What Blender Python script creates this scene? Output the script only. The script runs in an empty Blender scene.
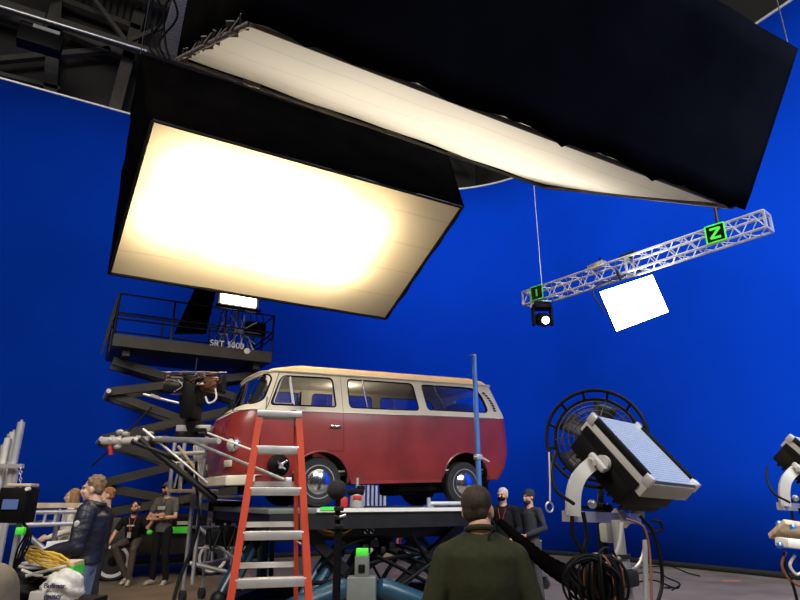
import bpy, bmesh, math, random
from mathutils import Vector, Matrix, Euler
random.seed(7)
SC = bpy.context.scene
COL = SC.collection
R = math.radians
# ------------------------------------------------------------------ camera, world, lights, exposure
A = R(29.3); PIT = R(18.43); FPX = 600.0; CH = 1.5
cA, sA, cP, sP = math.cos(A), math.sin(A), math.cos(PIT), math.sin(PIT)
cd = bpy.data.cameras.new('camera'); cam = bpy.data.objects.new('camera', cd); COL.objects.link(cam)
cd.sensor_width = 36; cd.lens = 36*FPX/800; cd.clip_start = .05; cd.clip_end = 200
cam.location = (0, 0, CH); cam.rotation_euler = (R(90)+PIT, 0, -A)
SC.camera = cam
w = bpy.data.worlds.new('world'); SC.world = w; w.use_nodes = True
w.node_tree.nodes['Background'].inputs[0].default_value = (.8, .78, .8, 1)
w.node_tree.nodes['Background'].inputs[1].default_value = .035
SC.view_settings.view_transform = 'Standard'; SC.view_settings.look = 'None'
SC.view_settings.gamma = 1; SC.view_settings.use_curve_mapping = False
SC.view_settings.exposure = 0

def area_light(name, loc, target, sx, sy, power, col=(1, 1, 1), spread=180):
    l = bpy.data.lights.new(name, 'AREA'); l.shape = 'RECTANGLE'; l.size = sx; l.size_y = sy
    l.energy = power; l.color = col; l.spread = R(spread)
    o = bpy.data.objects.new(name, l); COL.objects.link(o); o.location = loc
    o.rotation_euler = (Vector(target)-Vector(loc)).to_track_quat('-Z', 'Y').to_euler()
    return o
# the stage's space lights, hung high over the floor and raking the blue screen; the last two are added fills
area_light('space_and_fill_light', (8.0, 9.5, 13.5), (10.5, 17.2, 1.0), 4, 3, 380, (.9, .95, 1), 150)
area_light('space_and_fill_light', (5.0, -4.0, 10.5), (13.2, 9.0, 1.5), 4, 3, 700, (.9, .95, 1), 120)
area_light('space_and_fill_light', (8.0, 0.0, 6.5), (13.2, 7.5, -1.0), 3, 3, 340, (.9, .95, 1), 150)
area_light('space_and_fill_light', (-3.0, 9.5, 13.5), (0.5, 17.2, 4), 4, 2, 50, (.9, .95, 1))
area_light('space_and_fill_light', (-4.5, 1.0, 10.5), (3.5, 9.0, 1.5), 5, 5, 1500, (1, .93, .84))  # added fill from high camera left, lifts the van side
area_light('space_and_fill_light', (5.0, -4.0, 10.0), (5.5, 6.0, 1.5), 4, 4, 330, (1, .95, .9))  # added general fill from above and behind the camera

# ------------------------------------------------------------------ pixel to place helpers (real distances)
def ray(px, py):
    dx = (px-400)/FPX; dy = (300-py)/FPX
    ox, oy, oz = dx, cP-sP*dy, sP+cP*dy
    return Vector((ox*cA+oy*sA, -ox*sA+oy*cA, oz))
C0 = Vector((0, 0, CH))
def at_z(px, py, z): r = ray(px, py); return C0+r*((z-CH)/r.z)
def at_y(px, py, y): r = ray(px, py); return C0+r*(y/r.y)
def at_x(px, py, x): r = ray(px, py); return C0+r*(x/r.x)
def at_f(px, py, f):                     # f = horizontal distance straight ahead
    r = ray(px, py); return C0+r*(f/(r.x*sA+r.y*cA))
def ST(x, y, z=0): return Vector((x*cA+y*sA, -x*sA+y*cA, z))

# ------------------------------------------------------------------ materials
def mat(name, col, rough=.6, metal=0, var=.12, scale=8, bump=0, bscale=40, spec=.5, coat=0, trans=0, emit=None, estr=0, stretch=None):
    m = bpy.data.materials.new(name); m.use_nodes = True; nt = m.node_tree; n = nt.nodes; L = nt.links
    b = n['Principled BSDF']
    b.inputs['Roughness'].default_value = rough; b.inputs['Metallic'].default_value = metal
    b.inputs['Specular IOR Level'].default_value = spec
    b.inputs['Coat Weight'].default_value = coat; b.inputs['Coat Roughness'].default_value = .15
    b.inputs['Transmission Weight'].default_value = trans
    tc = n.new('ShaderNodeTexCoord'); src = tc.outputs['Object']
    if stretch:
        mp = n.new('ShaderNodeMapping'); mp.inputs['Scale'].default_value = stretch; L.new(src, mp.inputs[0]); src = mp.outputs[0]
    if var:
        t = n.new('ShaderNodeTexNoise'); t.inputs['Scale'].default_value = scale; t.inputs['Detail'].default_value = 5
        L.new(src, t.inputs['Vector'])
        mx = n.new('ShaderNodeMix'); mx.data_type = 'RGBA'
        mx.inputs[6].default_value = tuple(c*(1-var) for c in col)+(1,)
        mx.inputs[7].default_value = tuple(min(1, c*(1+var)) for c in col)+(1,)
        cr = n.new('ShaderNodeMapRange'); cr.inputs[1].default_value = .3; cr.inputs[2].default_value = .7
        L.new(t.outputs[0], cr.inputs[0]); L.new(cr.outputs[0], mx.inputs[0]); L.new(mx.outputs[2], b.inputs['Base Color'])
    else:
        b.inputs['Base Color'].default_value = tuple(col)+(1,)
    if bump:
        t2 = n.new('ShaderNodeTexNoise'); t2.inputs['Scale'].default_value = bscale; t2.inputs['Detail'].default_value = 6
        L.new(src, t2.inputs['Vector'])
        bp = n.new('ShaderNodeBump'); bp.inputs['Strength'].default_value = bump; bp.inputs['Distance'].default_value = .02
        L.new(t2.outputs[0], bp.inputs['Height']); L.new(bp.outputs[0], b.inputs['Normal'])
    if emit:
        b.inputs['Emission Color'].default_value = tuple(emit)+(1,); b.inputs['Emission Strength'].default_value = estr
    return m

def glass_mat(name, tint=(.9, .95, .95), gl=.12):
    m = bpy.data.materials.new(name); m.use_nodes = True; nt = m.node_tree; n = nt.nodes; n.clear()
    o = n.new('ShaderNodeOutputMaterial'); t = n.new('ShaderNodeBsdfTransparent'); g = n.new('ShaderNodeBsdfGlossy')
    t.inputs[0].default_value = tint+(1,); g.inputs['Roughness'].default_value = .03
    fr = n.new('ShaderNodeFresnel'); fr.inputs[0].default_value = 1.5
    mx = n.new('ShaderNodeMixShader'); nt.links.new(fr.outputs[0], mx.inputs[0])
    nt.links.new(t.outputs[0], mx.inputs[1]); nt.links.new(g.outputs[0], mx.inputs[2]); nt.links.new(mx.outputs[0], o.inputs[0])
    return m
def cloth_trans(name, col, seam):
    m = bpy.data.materials.new(name); m.use_nodes = True; nt = m.node_tree; n = nt.nodes; n.clear(); L = nt.links
    o = n.new('ShaderNodeOutputMaterial'); t = n.new('ShaderNodeBsdfTranslucent'); d = n.new('ShaderNodeBsdfDiffuse')
    tc = n.new('ShaderNodeTexCoord'); wv = n.new('ShaderNodeTexWave'); wv.bands_direction = 'Y'; wv.inputs['Scale'].default_value = seam
    wv.inputs['Distortion'].default_value = .3
    L.new(tc.outputs['Object'], wv.inputs[0])
    cr = n.new('ShaderNodeValToRGB'); cr.color_ramp.elements[0].position = 0.0; cr.color_ramp.elements[1].position = .012
    cr.color_ramp.elements[0].color = tuple(c*.88 for c in col)+(1,); cr.color_ramp.elements[1].color = tuple(col)+(1,)
    L.new(wv.outputs[1], cr.inputs[0]); L.new(cr.outputs[0], t.inputs[0]); L.new(cr.outputs[0], d.inputs[0])
    mx = n.new('ShaderNodeMixShader'); mx.inputs[0].default_value = .55
    L.new(d.outputs[0], mx.inputs[1]); L.new(t.outputs[0], mx.inputs[2]); L.new(mx.outputs[0], o.inputs[0])
    return m

M = {}
M['screen'] = mat('blue_screen_cloth', (.0008, .040, .46), .85, var=.07, scale=.5, spec=.03)
M['floor'] = mat('stage_concrete', (.165, .13, .095), .6, var=.35, scale=1.1, bump=.15, bscale=9)
M['blackcloth'] = mat('black_duvetyne', (.0022, .002, .002), 1, var=.3, scale=1.5, spec=0, bump=.5, bscale=2)
M['blackcloth2'] = mat('navy_black_skirt', (.0022, .0025, .0045), 1, var=.3, scale=1, spec=0, bump=.5, bscale=2)
M['black'] = mat('black_plastic', (.0032, .0032, .0035), .55, spec=.13, var=.2)
M['blackmetal'] = mat('black_painted_steel', (.008, .008, .009), .5, spec=.4, metal=.1, var=.4, scale=5)
M['liftgrey'] = mat('lift_dark_grey_paint', (.026, .024, .021), .55, var=.25, scale=3)
M['alu'] = mat('aluminium', (.66, .66, .66), .42, metal=.75, var=.12)
M['alupale'] = mat('pale_pipe', (.72, .7, .66), .42, metal=.35, var=.12)
M['chrome'] = mat('chrome', (.75, .76, .78), .15, metal=1, var=.05)
M['steel'] = mat('dull_steel', (.42, .42, .42), .45, metal=.6, var=.25)
M['orange'] = mat('orange_fibreglass', (.50, .048, .014), .5, var=.12, scale=3)
M['red'] = mat('faded_red_paint', (.25, .026, .023), .36, var=.22, scale=2.2, coat=.25)
M['cream'] = mat('cream_paint', (.66, .60, .46), .4, var=.08, scale=3, coat=.2)
M['roof'] = mat('yellowed_roof_paint', (.76, .50, .21), .45, var=.1, scale=2)
M['rubber'] = mat('tyre_rubber', (.018, .018, .019), .8, var=.25, scale=10)
M['dark'] = mat('dark_void_fabric', (.01, .01, .01), .9)
M['seat'] = mat('tan_vinyl', (.25, .19, .13), .55)
M['headliner'] = mat('headliner', (.8, .75, .66), .8)
M['teal'] = mat('teal_paint', (.006, .042, .07), .4, var=.25, scale=4, coat=.2)
M['green'] = mat('green_tape', (.05, .75, .10), .55, var=.05, emit=None)
M['greengaff'] = mat('fluorescent_green_tape', (.08, .85, .05), .5, var=.05)
M['white'] = mat('white_paint', (.75, .73, .68), .5, var=.06)
M['wood'] = mat('pale_plywood', (.55, .42, .27), .6, var=.2, scale=4, stretch=(1, 8, 1))
M['grey'] = mat('grey_box_paint', (.12, .135, .12), .5, var=.1)
M['lightgrey'] = mat('light_grey_paint', (.42, .41, .38), .42, metal=.1, var=.05)
M['bluepaint'] = mat('blue_pole_paint', (.09, .22, .56), .3, metal=.3, var=.08)
M['yellow'] = mat('yellow_cable_jacket', (.75, .48, .05), .5)
M['copper'] = mat('copper_tinted_cable', (.16, .06, .03), .45)
M['redp'] = mat('red_plastic', (.5, .03, .03), .45)
M['tapeor'] = mat('orange_floor_tape', (.65, .15, .08), .7)
M['sack'] = mat('white_sack_plastic', (.62, .6, .55), .5, var=.15, scale=10, bump=.8, bscale=18)
M['inkblue'] = mat('dark_blue_print', (.02, .03, .12), .6)
M['glass'] = glass_mat('van_glass')
M['diff'] = cloth_trans('lit_muslin', (.93, .85, .66), .45)
M['silk'] = cloth_trans('white_silk', (.86, .82, .73), .4)
M['panelface'] = None
M['ceil'] = mat('dark_ceiling_steel', (.022, .02, .018), .8, var=.3, scale=1)
M['truss'] = mat('truss_grey_steel', (.06, .055, .048), .6, var=.2)
M['hot'] = mat('glowing_lamp_face', (1, .95, .8), .5, var=0, emit=(1, .93, .70), estr=9)
M['hotpanel'] = mat('glowing_softlight_face', (1, 1, 1), .5, var=0, emit=(1, .97, .82), estr=14)
M['lens'] = mat('glowing_spot_lens', (1, 1, 1), .2, var=0, emit=(.85, .93, 1), estr=10)
M['screenlit'] = mat('monitor_picture', (.02, .03, .06), .2, var=0, emit=(.22, .34, .75), estr=.3)
M['kerb'] = mat('dark_rubber_strip', (.008, .008, .009), .9)
M['gridblack'] = M['blackmetal']
def skin(c=(.55, .30, .20)): return mat('skin', c, .5, var=.06, scale=12)
M['skin'] = skin(); M['skin2'] = skin((.42, .22, .14)); M['skinpale'] = skin((.62, .38, .28))
M['eye'] = mat('eye_dark', (.02, .015, .01), .2, var=0)

# ------------------------------------------------------------------ mesh builder
class MB:
    def __init__(s): s.bm = bmesh.new()
    def box(s, c, size, rot=None, bevel=0):
        r = bmesh.ops.create_cube(s.bm, size=1); vs = r['verts']
        bmesh.ops.scale(s.bm, vec=size, verts=vs)
        if bevel:
            es = list({e for v in vs for e in v.link_edges})
            rr = bmesh.ops.bevel(s.bm, geom=es, offset=bevel, segments=2, profile=.5, affect='EDGES')
            vs = [v for v in {v for f in rr['faces'] for v in f.verts}]
            allv = set(vs)
            st = list(vs)
            while st:
                v = st.pop()
                for e in v.link_edges:
                    o = e.other_vert(v)
                    if o not in allv: allv.add(o); st.append(o)
            vs = list(allv)
        m = Matrix.Translation(c) @ (rot.to_4x4() if rot is not None else Matrix.Identity(4))
        bmesh.ops.transform(s.bm, matrix=m, verts=vs); return s
    def bar(s, p, q, wx, wy=None, up=(0, 0, 1)):
        p = Vector(p); q = Vector(q); d = q-p; wy = wy or wx
        z = d.normalized(); u = Vector(up)
        if abs(z.dot(u)) > .98: u = Vector((0, 1, 0))
        x = u.cross(z).normalized(); y = z.cross(x)
        return s.box((p+q)/2, (wx, wy, d.length), Matrix((x, y, z)).transposed())
    def cyl(s, p, q, r, r2=None, n=12):
        p = Vector(p); q = Vector(q); d = q-p
        if d.length < 1e-6: return s
        rr = bmesh.ops.create_cone(s.bm, cap_ends=True, segments=n, radius1=r, radius2=r if r2 is None else r2, depth=d.length)
        m = Matrix.Translation((p+q)/2) @ d.to_track_quat('Z', 'Y').to_matrix().to_4x4()
        bmesh.ops.transform(s.bm, matrix=m, verts=rr['verts']); return s
    def ell(s, c, rad, rot=None, n=14):
        rr = bmesh.ops.create_uvsphere(s.bm, u_segments=n, v_segments=max(6, n*2//3), radius=1)
        if not hasattr(rad, '__len__'): rad = (rad,)*3
        m = Matrix.Translation(c) @ (rot.to_4x4() if rot is not None else Matrix.Identity(4)) @ Matrix.Diagonal((*rad, 1))
        bmesh.ops.transform(s.bm, matrix=m, verts=rr['verts']); return s
    def tube(s, pts, r, n=8, closed=False, caps=True):
        pts = [Vector(p) for p in pts]; N = len(pts)
        rs = r if hasattr(r, '__len__') else [r]*N
        rings = []; prev = None
        for i, p in enumerate(pts):
            a = pts[(i-1) % N] if (closed or i > 0) else p
            b = pts[(i+1) % N] if (closed or i < N-1) else p
            t = (b-a).normalized()
            if prev is None:
                u = Vector((0, 0, 1)) if abs(t.z) < .9 else Vector((1, 0, 0))
                x = u.cross(t).normalized()
            else:
                x = (prev-t*prev.dot(t)).normalized()
            prev = x; y = t.cross(x)
            rings.append([s.bm.verts.new(p+(x*math.cos(k*2*math.pi/n)+y*math.sin(k*2*math.pi/n))*rs[i]) for k in range(n)])
        for i in range(N if closed else N-1):
            a = rings[i]; b = rings[(i+1) % N]
            for k in range(n): s.bm.faces.new((a[k], a[(k+1) % n], b[(k+1) % n], b[k]))
        if not closed and caps:
            s.bm.faces.new(rings[0][::-1]); s.bm.faces.new(rings[-1])
        return s
    def ring(s, c, axis, R_, r, n=40, m=8, a0=0, a1=360):
        q = Vector(axis).to_track_quat('Z', 'Y'); full = abs(a1-a0) >= 360
        k = n if full else n+1
        pts = [Vector(c)+q @ Vector((R_*math.cos(R(a0+(a1-a0)*i/n)), R_*math.sin(R(a0+(a1-a0)*i/n)), 0)) for i in range(k)]
        return s.tube(pts, r, n=m, closed=full)
    def lathe(s, prof, c=(0, 0, 0), axis=(0, 0, 1), n=32):
        q = Vector(axis).to_track_quat('Z', 'Y'); c = Vector(c); rings = []
        for (r, z) in prof:
            rings.append([s.bm.verts.new(c+q @ Vector((max(r, 1e-4)*math.cos(2*math.pi*k/n), max(r, 1e-4)*math.sin(2*math.pi*k/n), z))) for k in range(n)])
        for a, b in zip(rings[:-1], rings[1:]):
            for k in range(n): s.bm.faces.new((a[k], a[(k+1) % n], b[(k+1) % n], b[k]))
        s.bm.faces.new(rings[0][::-1]); s.bm.faces.new(rings[-1]); return s
    def prism(s, poly, off):
        off = Vector(off); a = [s.bm.verts.new(p) for p in poly]; b = [s.bm.verts.new(Vector(p)+off) for p in poly]
        s.bm.faces.new(a[::-1]); s.bm.faces.new(b); n = len(a)
        for k in range(n): s.bm.faces.new((a[k], a[(k+1) % n], b[(k+1) % n], b[k]))
        return s
    def grid(s, rows, thick=None):
        vs = [[s.bm.verts.new(p) for p in r] for r in rows]
        for a, b in zip(vs[:-1], vs[1:]):
            for k in range(len(a)-1): s.bm.faces.new((a[k], a[k+1], b[k+1], b[k]))
        return s
    def build(s, name, m, parent=None, loc=None, smooth=35, rz=None, fix=True):
        if fix: bmesh.ops.recalc_face_normals(s.bm, faces=s.bm.faces)
        me = bpy.data.meshes.new(name); s.bm.to_mesh(me); s.bm.free()
        me.materials.append(M[m] if isinstance(m, str) else m)
        if smooth:
            for p in me.polygons: p.use_smooth = True
            me.set_sharp_from_angle(angle=R(smooth))
        o = bpy.data.objects.new(name, me); COL.objects.link(o)
        if parent: o.parent = parent
        if loc is not None: o.location = loc
        if rz is not None: o.rotation_euler.z = rz
        return o
def tag(o, label=None, cat=None, group=None, kind=None):
    if label: o['label'] = label
    if cat: o['category'] = cat
    if group: o['group'] = group
    if kind: o['kind'] = kind
    return o
def thing(name, label, cat, loc=(0, 0, 0), rz=0, group=None, rot=None):
    o = bpy.data.objects.new(name, None); COL.objects.link(o); o.empty_display_size = .1
    o.location = loc; o.rotation_euler = rot if rot is not None else (0, 0, rz)
    return tag(o, label, cat, group)
def copy_tree(o, parent=None):
    c = o.copy(); COL.objects.link(c)
    if parent: c.parent = parent
    for ch in [x for x in o.children]: copy_tree(ch, c)
    return c
def apply_mods(o):
    bpy.context.view_layer.update()
    dg = bpy.context.evaluated_depsgraph_get()
    me = bpy.data.meshes.new_from_object(o.evaluated_get(dg)); o.modifiers.clear(); o.data = me
    return o
def solidify(o, t, off=0):
    m = o.modifiers.new('s', 'SOLIDIFY'); m.thickness = t; m.offset = off; return apply_mods(o)
def text_mesh(name, s, size, m, parent, loc, rot, depth=.004):
    c = bpy.data.curves.new(name, 'FONT'); c.body = s; c.size = size; c.extrude = depth; c.align_x = 'CENTER'; c.align_y = 'CENTER'
    t = bpy.data.objects.new('tmp', c); COL.objects.link(t); bpy.context.view_layer.update()
    me = bpy.data.meshes.new_from_object(t.evaluated_get(bpy.context.evaluated_depsgraph_get()))
    bpy.data.objects.remove(t)
    me.materials.clear(); me.materials.append(M[m]); o = bpy.data.objects.new(name, me); COL.objects.link(o)
    o.parent = parent; o.location = loc; o.rotation_euler = rot; return o
def wob(a, b, n, amp, sag=0, seed=0):
    rnd = random.Random(seed); a = Vector(a); b = Vector(b)
    return [a.lerp(b, i/n)+Vector((rnd.uniform(-amp, amp), rnd.uniform(-amp, amp), rnd.uniform(-amp, amp)))*(1 if 0 < i < n else 0)+Vector((0, 0, -sag*4*(i/n)*(1-i/n))) for i in range(n+1)]
def spline(P, n=10):
    P = [Vector(p) for p in P]; out = []
    Q = [P[0]*2-P[1]]+P+[P[-1]*2-P[-2]]
    for i in range(1, len(Q)-2):
        for k in range(n):
            t = k/n; p0, p1, p2, p3 = Q[i-1:i+3]
            out.append(.5*((2*p1)+(p2-p0)*t+(2*p0-5*p1+4*p2-p3)*t*t+(3*p1-p0-3*p2+p3)*t**3))
    return out+[P[-1]]

# ------------------------------------------------------------------ the setting
def struct(o): o['kind'] = 'structure'; return o
YB, XR, HS = 17.2, 13.2, 12.4
b = MB(); b.box((3, 5, -.1), (24, 28, .2)); struct(b.build('floor', 'floor'))
# the blue screen: one cloth with a rounded corner, in two runs
def wallgrid(path, z0, z1, nz=6):
    rows = []
    for k in range(nz+1): rows.append([(x, y, z0+(z1-z0)*k/nz) for x, y in path])
    return rows
rc = 4.5
arc = [(XR-rc+rc*math.sin(R(t)), YB-rc+rc*math.cos(R(t))) for t in range(0, 91, 6)]
full = [(-9, YB)]+arc+[(XR, -8)]
o = MB().grid(wallgrid(full, .13, HS)).build('wall_back', 'screen', smooth=60); struct(solidify(o, .04))
o = MB().grid(wallgrid(full, 0, .13, 1)).build('baseboard_back', 'kerb'); struct(solidify(o, .03))
p = [(x, y, HS) for x, y in [(-9, YB-.03)]+[(a-.02, c-.02) for a, c in arc]+[(XR-.03, -8)]]
struct(MB().tube(p, .035, n=8).build('trim_1', 'alupale'))
b = MB(); b.box((2, YB+1.2, 9), (24, .2, 18)); struct(b.build('wall_north', 'ceil'))
b = MB(); b.box((XR+1.2, 5, 9), (.2, 28, 18)); struct(b.build('wall_east', 'ceil'))
# ribbed ceiling deck
b = MB(); pr = []
for i in range(241):
    x = -9.5+i*.1; pr.append((x, 16.5+(.07 if i % 2 else 0)))
    pr.append((x+.05, 16.5+(.07 if i % 2 else 0)))
b.grid([[(x, -8, z) for x, z in pr], [(x, 18.5, z) for x, z in pr]])
M['deck'] = mat('ribbed_deck_steel', (.16, .15, .13), .6, var=.15, scale=1)
struct(solidify(b.build('ceiling', 'deck', smooth=0), .05))

# roof trusses
def roof_truss(y, label):
    t = thing('roof_truss', label, 'roof truss', (2, y, 14.3))
    for z in (-.0, 1.9):
        MB().box((0, 0, z), (22, .22, .2)).build('chord', 'truss', t)
    b = MB(); k = 0; x = -10
    while x < 10:
        b.bar((x, 0, .1 if k % 2 else 1.8), (x+1.6, 0, 1.8 if k % 2 else .1), .12); x += 1.6; k += 1
    b.build('web', 'truss', t); return t
roof_truss(16.6, 'dark steel roof truss just in front of the back blue screen')
t = thing('wall_bracing', 'grey steel bracing above the blue screen at top left', 'bracing', (0, 17.6, 12.0)); o_ = Vector(t.location)
for P_, Q_, wx_ in (((57, -25), (50, 95), .34), ((148, -20), (112, 120), .34), ((64, 30), (136, 60), .26), ((60, 0), (140, 30), .18), ((-20, 62), (110, 50), .16), ((-30, 8), (60, 34), .22), ((-20, 70), (60, 90), .12)):
    MB().bar(at_y(*P_, 17.6)-o_, at_y(*Q_, 17.6)-o_, wx_, .2, up=(0, 1, 0)).build('brace', 'truss', t)
# catwalk pipe and junction box
pa, pb = at_z(-10, 3, 13.2), at_z(147, 51, 13.2)
t = thing('lighting_pipe', 'long shiny pipe hung below the roof at top left', 'pipe', pa)
MB().cyl((0, 0, 0), pb-pa, .035).build('pipe', 'alu', t)
jb = at_z(42, 34, 13.0)
t = thing('junction_box', 'black electrical box hanging from the shiny roof pipe', 'box', jb)
MB().box((0, 0, -.25), (1.0, .4, .45), bevel=.03).build('housing', 'black', t); MB().box((.1, -.1, .02), (.6, .25, .1)).build('bracket', 'steel', t); MB().cyl((0, 0, -.05), (0, 0, 3.5), .02).build('hanger_rod', 'blackmetal', t)
for i in range(3): MB().tube(spline([(-.4+.3*i, 0, 0), (-.5+.4*i, -.05, .15), (-.2+.3*i, .02, .22)], 5), .02).build('cable', 'black', t)
va, vb = at_z(190, -12, 15.2), at_z(168, 52, 15.2)
b = MB()
for i in range(26):
    q = va.lerp(vb, i/25); b.box(q, (.62, .09, .1))
b.box(va.lerp(vb, .5)+Vector((0, 0, .09)), (.62, (va-vb).length+.2, .02))
tag(b.build('ribbed_vent', 'lightgrey'), 'pale ribbed strip at the roof beside the white softbox corner', 'vent')
t = thing('roof_cable', 'black cables drooping past the ribbed roof strip', 'cable', (0, 0, 0))
b = MB()
for i in range(4):
    a = at_z(150+9*i, -14, 14.6); c = at_z(158+4*i, 60, 12.6)
    b.tube(spline([a, a.lerp(c, .4)+Vector((.25*(-1)**i, 0, .1)), a.lerp(c, .7)+Vector((-.15, 0, -.2)), c], 8), .03)
b.build('cable', 'black', t)

# ------------------------------------------------------------------ softboxes
def quad_grid(p00, p10, p11, p01, nu, nv, wave=0, seed=0, sag=0):
    rnd = random.Random(seed); rows = []
    nrm = (Vector(p10)-Vector(p00)).cross(Vector(p01)-Vector(p00)).normalized()
    for j in range(nv+1):
        r = []
        for i in range(nu+1):
            u, v = i/nu, j/nv
            q = Vector(p00).lerp(p10, u).lerp(Vector(p01).lerp(p11, u), v)
            r.append(q+nrm*(wave*(math.sin(u*13+seed)+math.sin(u*29+2*v+seed))*.5)+Vector((0, 0, -sag*4*v*(1-v))))
        rows.append(r)
    return rows
# the lit box
root = thing('softbox', 'huge glowing warm softbox tilted above the red and cream van', 'softbox', (0, 0, 0))
n1 = Vector((0, .47, .883))
a_, b_, c_, d_ = Vector((.60, 9.30, 7.4)), Vector((6.73, 9.36, 7.4)), Vector((6.60, 12.52, 5.76)), Vector((.44, 12.42, 5.76))
dg_ = MB().grid(quad_grid(a_, b_, c_, d_, 30, 16, .012, 3)).build('diffuser', 'diff', root)
K = 2.1
A2, B2, C2, D2 = [p+n1*K+Vector(d) for p, d in ((a_, (-.34, -.1, 0)), (b_, (.34, -.1, 0)), (c_, (.3, .1, 0)), (d_, (-.05, -.1, 0)))]
cen = (a_+b_+c_+d_)/4
def lip(p, k=.07): return p+(p-cen).normalized()*k-n1*.03
for nm, (p, q, p2, q2) in {'near': (a_, b_, A2, B2), 'right': (b_, c_, B2, C2), 'far': (c_, d_, C2, D2), 'left': (d_, a_, D2, A2)}.items():
    o = MB().grid(quad_grid(lip(p), lip(q), q2, p2, 40, 6, .02, 5)).build('skirt', 'blackcloth', root); solidify(o, .02)
o = MB().grid(quad_grid(A2, B2, C2, D2, 4, 4)).build('top_cover', 'blackcloth', root); solidify(o, .03)
b = MB()
for p, q in ((a_, b_), (b_, c_), (c_, d_), (d_, a_)): b.cyl(lip(p, .03), lip(q, .03), .03)
b.build('frame', 'blackmetal', root)
# lamps inside it, after an added fill for the unlit box
uL = (b_-a_); vL = (d_-a_)
area_light('softbox_lamp_and_fill', (4.1, 5.2, 7.0), (3.9, 5.6, 6), 5.8, 2.6, 150, (1, .92, .78))  # added fill above the silk, brightens the unlit box from inside
for i, (u, v, e) in enumerate([(.15, .24, 1), (.33, .26, 1.2), (.52, .28, 1.2), (.70, .34, .9), (.12, .55, .9), (.32, .60, .8), (.52, .62, .9), (.70, .62, .9), (.42, .42, 1.2)]):
    q = a_+uL*u+vL*v+n1*.62
    area_light('softbox_lamp_and_fill', q, q-n1, .55, .45, 62*e, (1, .80, .50))
# suspension cables
for p in (A2, B2, C2, D2):
    MB().cyl(p, Vector((p.x, p.y, 16.4)), .008, n=6).build('suspension_cable', 'blackmetal', root)
# the unlit box overhead
root = thing('softbox', 'unlit overhead softbox with white silk and huge black skirt', 'softbox', (0, 0, 0))
n2 = Vector((0, -.52, .855))
a_, b_, c_, d_ = Vector((.86, 4.0, 5.22)), Vector((7.24, 4.0, 5.16)), Vector((7.13, 7.25, 7.0)), Vector((.62, 7.02, 7.0))
MB().grid(quad_grid(a_, b_, c_, d_, 30, 16, .015, 1, .04)).build('silk', 'silk', root)
K = 2.0
A2, B2, C2, D2 = [p+n2*K for p in (a_, b_, c_, d_)]
rows = quad_grid(a_-n2*.10+Vector((-.1, -.10, 0)), b_-n2*.10+Vector((.13, -.10, 0)), B2+Vector((.1, -.03, 0)), A2, 60, 8, .03, 2)
rnd = random.Random(4)
for i in range(61):
    rows[0][i] = rows[0][i]+Vector((0, 0, .022*math.sin(i*.55)+rnd.uniform(-.018, .018)-(.04 if i % 13 == 5 else 0)))
o = MB().grid(rows).build('near_skirt', 'blackcloth2', root); solidify(o, .015)
for p, q, p2, q2 in ((b_, c_, B2, C2), (c_, d_, C2, D2), (d_, a_, D2, A2)):
    o = MB().grid(quad_grid(p+Vector((0, 0, -.03)), q+Vector((0, 0, -.03)), q2, p2, 30, 5, .015, 7)).build('skirt', 'blackcloth', root); solidify(o, .02)
o = MB().grid(quad_grid(A2, B2, C2, D2, 4, 4)).build('top_cover', 'blackcloth2', root); solidify(o, .03)
b = MB()
for p, q in ((a_, b_), (b_, c_), (c_, d_), (d_, a_)): b.cyl(p-n2*.04, q-n2*.04, .028)
b.build('frame', 'truss', root)
for u in (.08, .19, .36, .60, .70, .93):
    q = (a_+Vector((-.1, -.05, 0))).lerp(b_, u)
    MB().box(q+Vector((0, -.04, .06)), (.34, .03, .035), bevel=.01).build('clip', 'truss', root)
for u in (.15, .32, .5, .68):
    q = d_.lerp(c_, u); MB().box(q+Vector((0, -.02, -.05)), (.25, .06, .05), bevel=.01).build('clip', 'truss', root)
rnd = random.Random(8)
for i in range(16):
    q = (d_+Vector((.02, 0, -.02))).lerp(a_, i/16)
    MB().box(q, (.05+rnd.random()*.06, .16, .012), Euler((rnd.uniform(-.5, 0), rnd.uniform(-.3, .3), rnd.uniform(-.4, .4))).to_matrix()).build('torn_strip', 'truss', root)
for p in (A2, B2, C2, D2):
    MB().cyl(p, Vector((p.x, p.y, 16.4)), .008, n=6).build('suspension_cable', 'blackmetal', root)

# ------------------------------------------------------------------ box truss with its two lights
ta, tb = at_z(527, 300, 5.70), at_z(768, 221, 5.86)
root = thing('box_truss', 'aluminium box truss hanging in front of the blue screen', 'truss', ta)
L = (tb-ta); ln = L.length; ax = L.normalized(); sx = Vector((0, 0, 1)).cross(ax).normalized(); h = .15
b = MB()
for i in (-1, 1):
    for j in (-1, 1): b.cyl(sx*h*i+Vector((0, 0, h*j)), L+sx*h*i+Vector((0, 0, h*j)), .024, n=8)
b.build('chords', 'alu', root)
b = MB(); n = 26
for k in range(n):
    s0, s1 = ax*ln*k/n, ax*ln*(k+1)/n; f = 1 if k % 2 else -1
    for (u, v) in ((sx*h, Vector((0, 0, h))), (-sx*h, Vector((0, 0, h))), (Vector((0, 0, h)), sx*h), (Vector((0, 0, -h)), sx*h)):
        b.cyl(s0+u+v*f, s1+u-v*f, .010, n=6)
b.build('lacing', 'alu', root)
for k in (0, .5, 1):
    b = MB(); c = L*k
    for i in (-1, 1): b.bar(c+sx*h*i-Vector((0, 0, h)), c+sx*h*i+Vector((0, 0, h)), .035); b.bar(c-sx*h+Vector((0, 0, h*i)), c+sx*h+Vector((0, 0, h*i)), .035)
    b.build('end_plate', 'alu', root)
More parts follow.
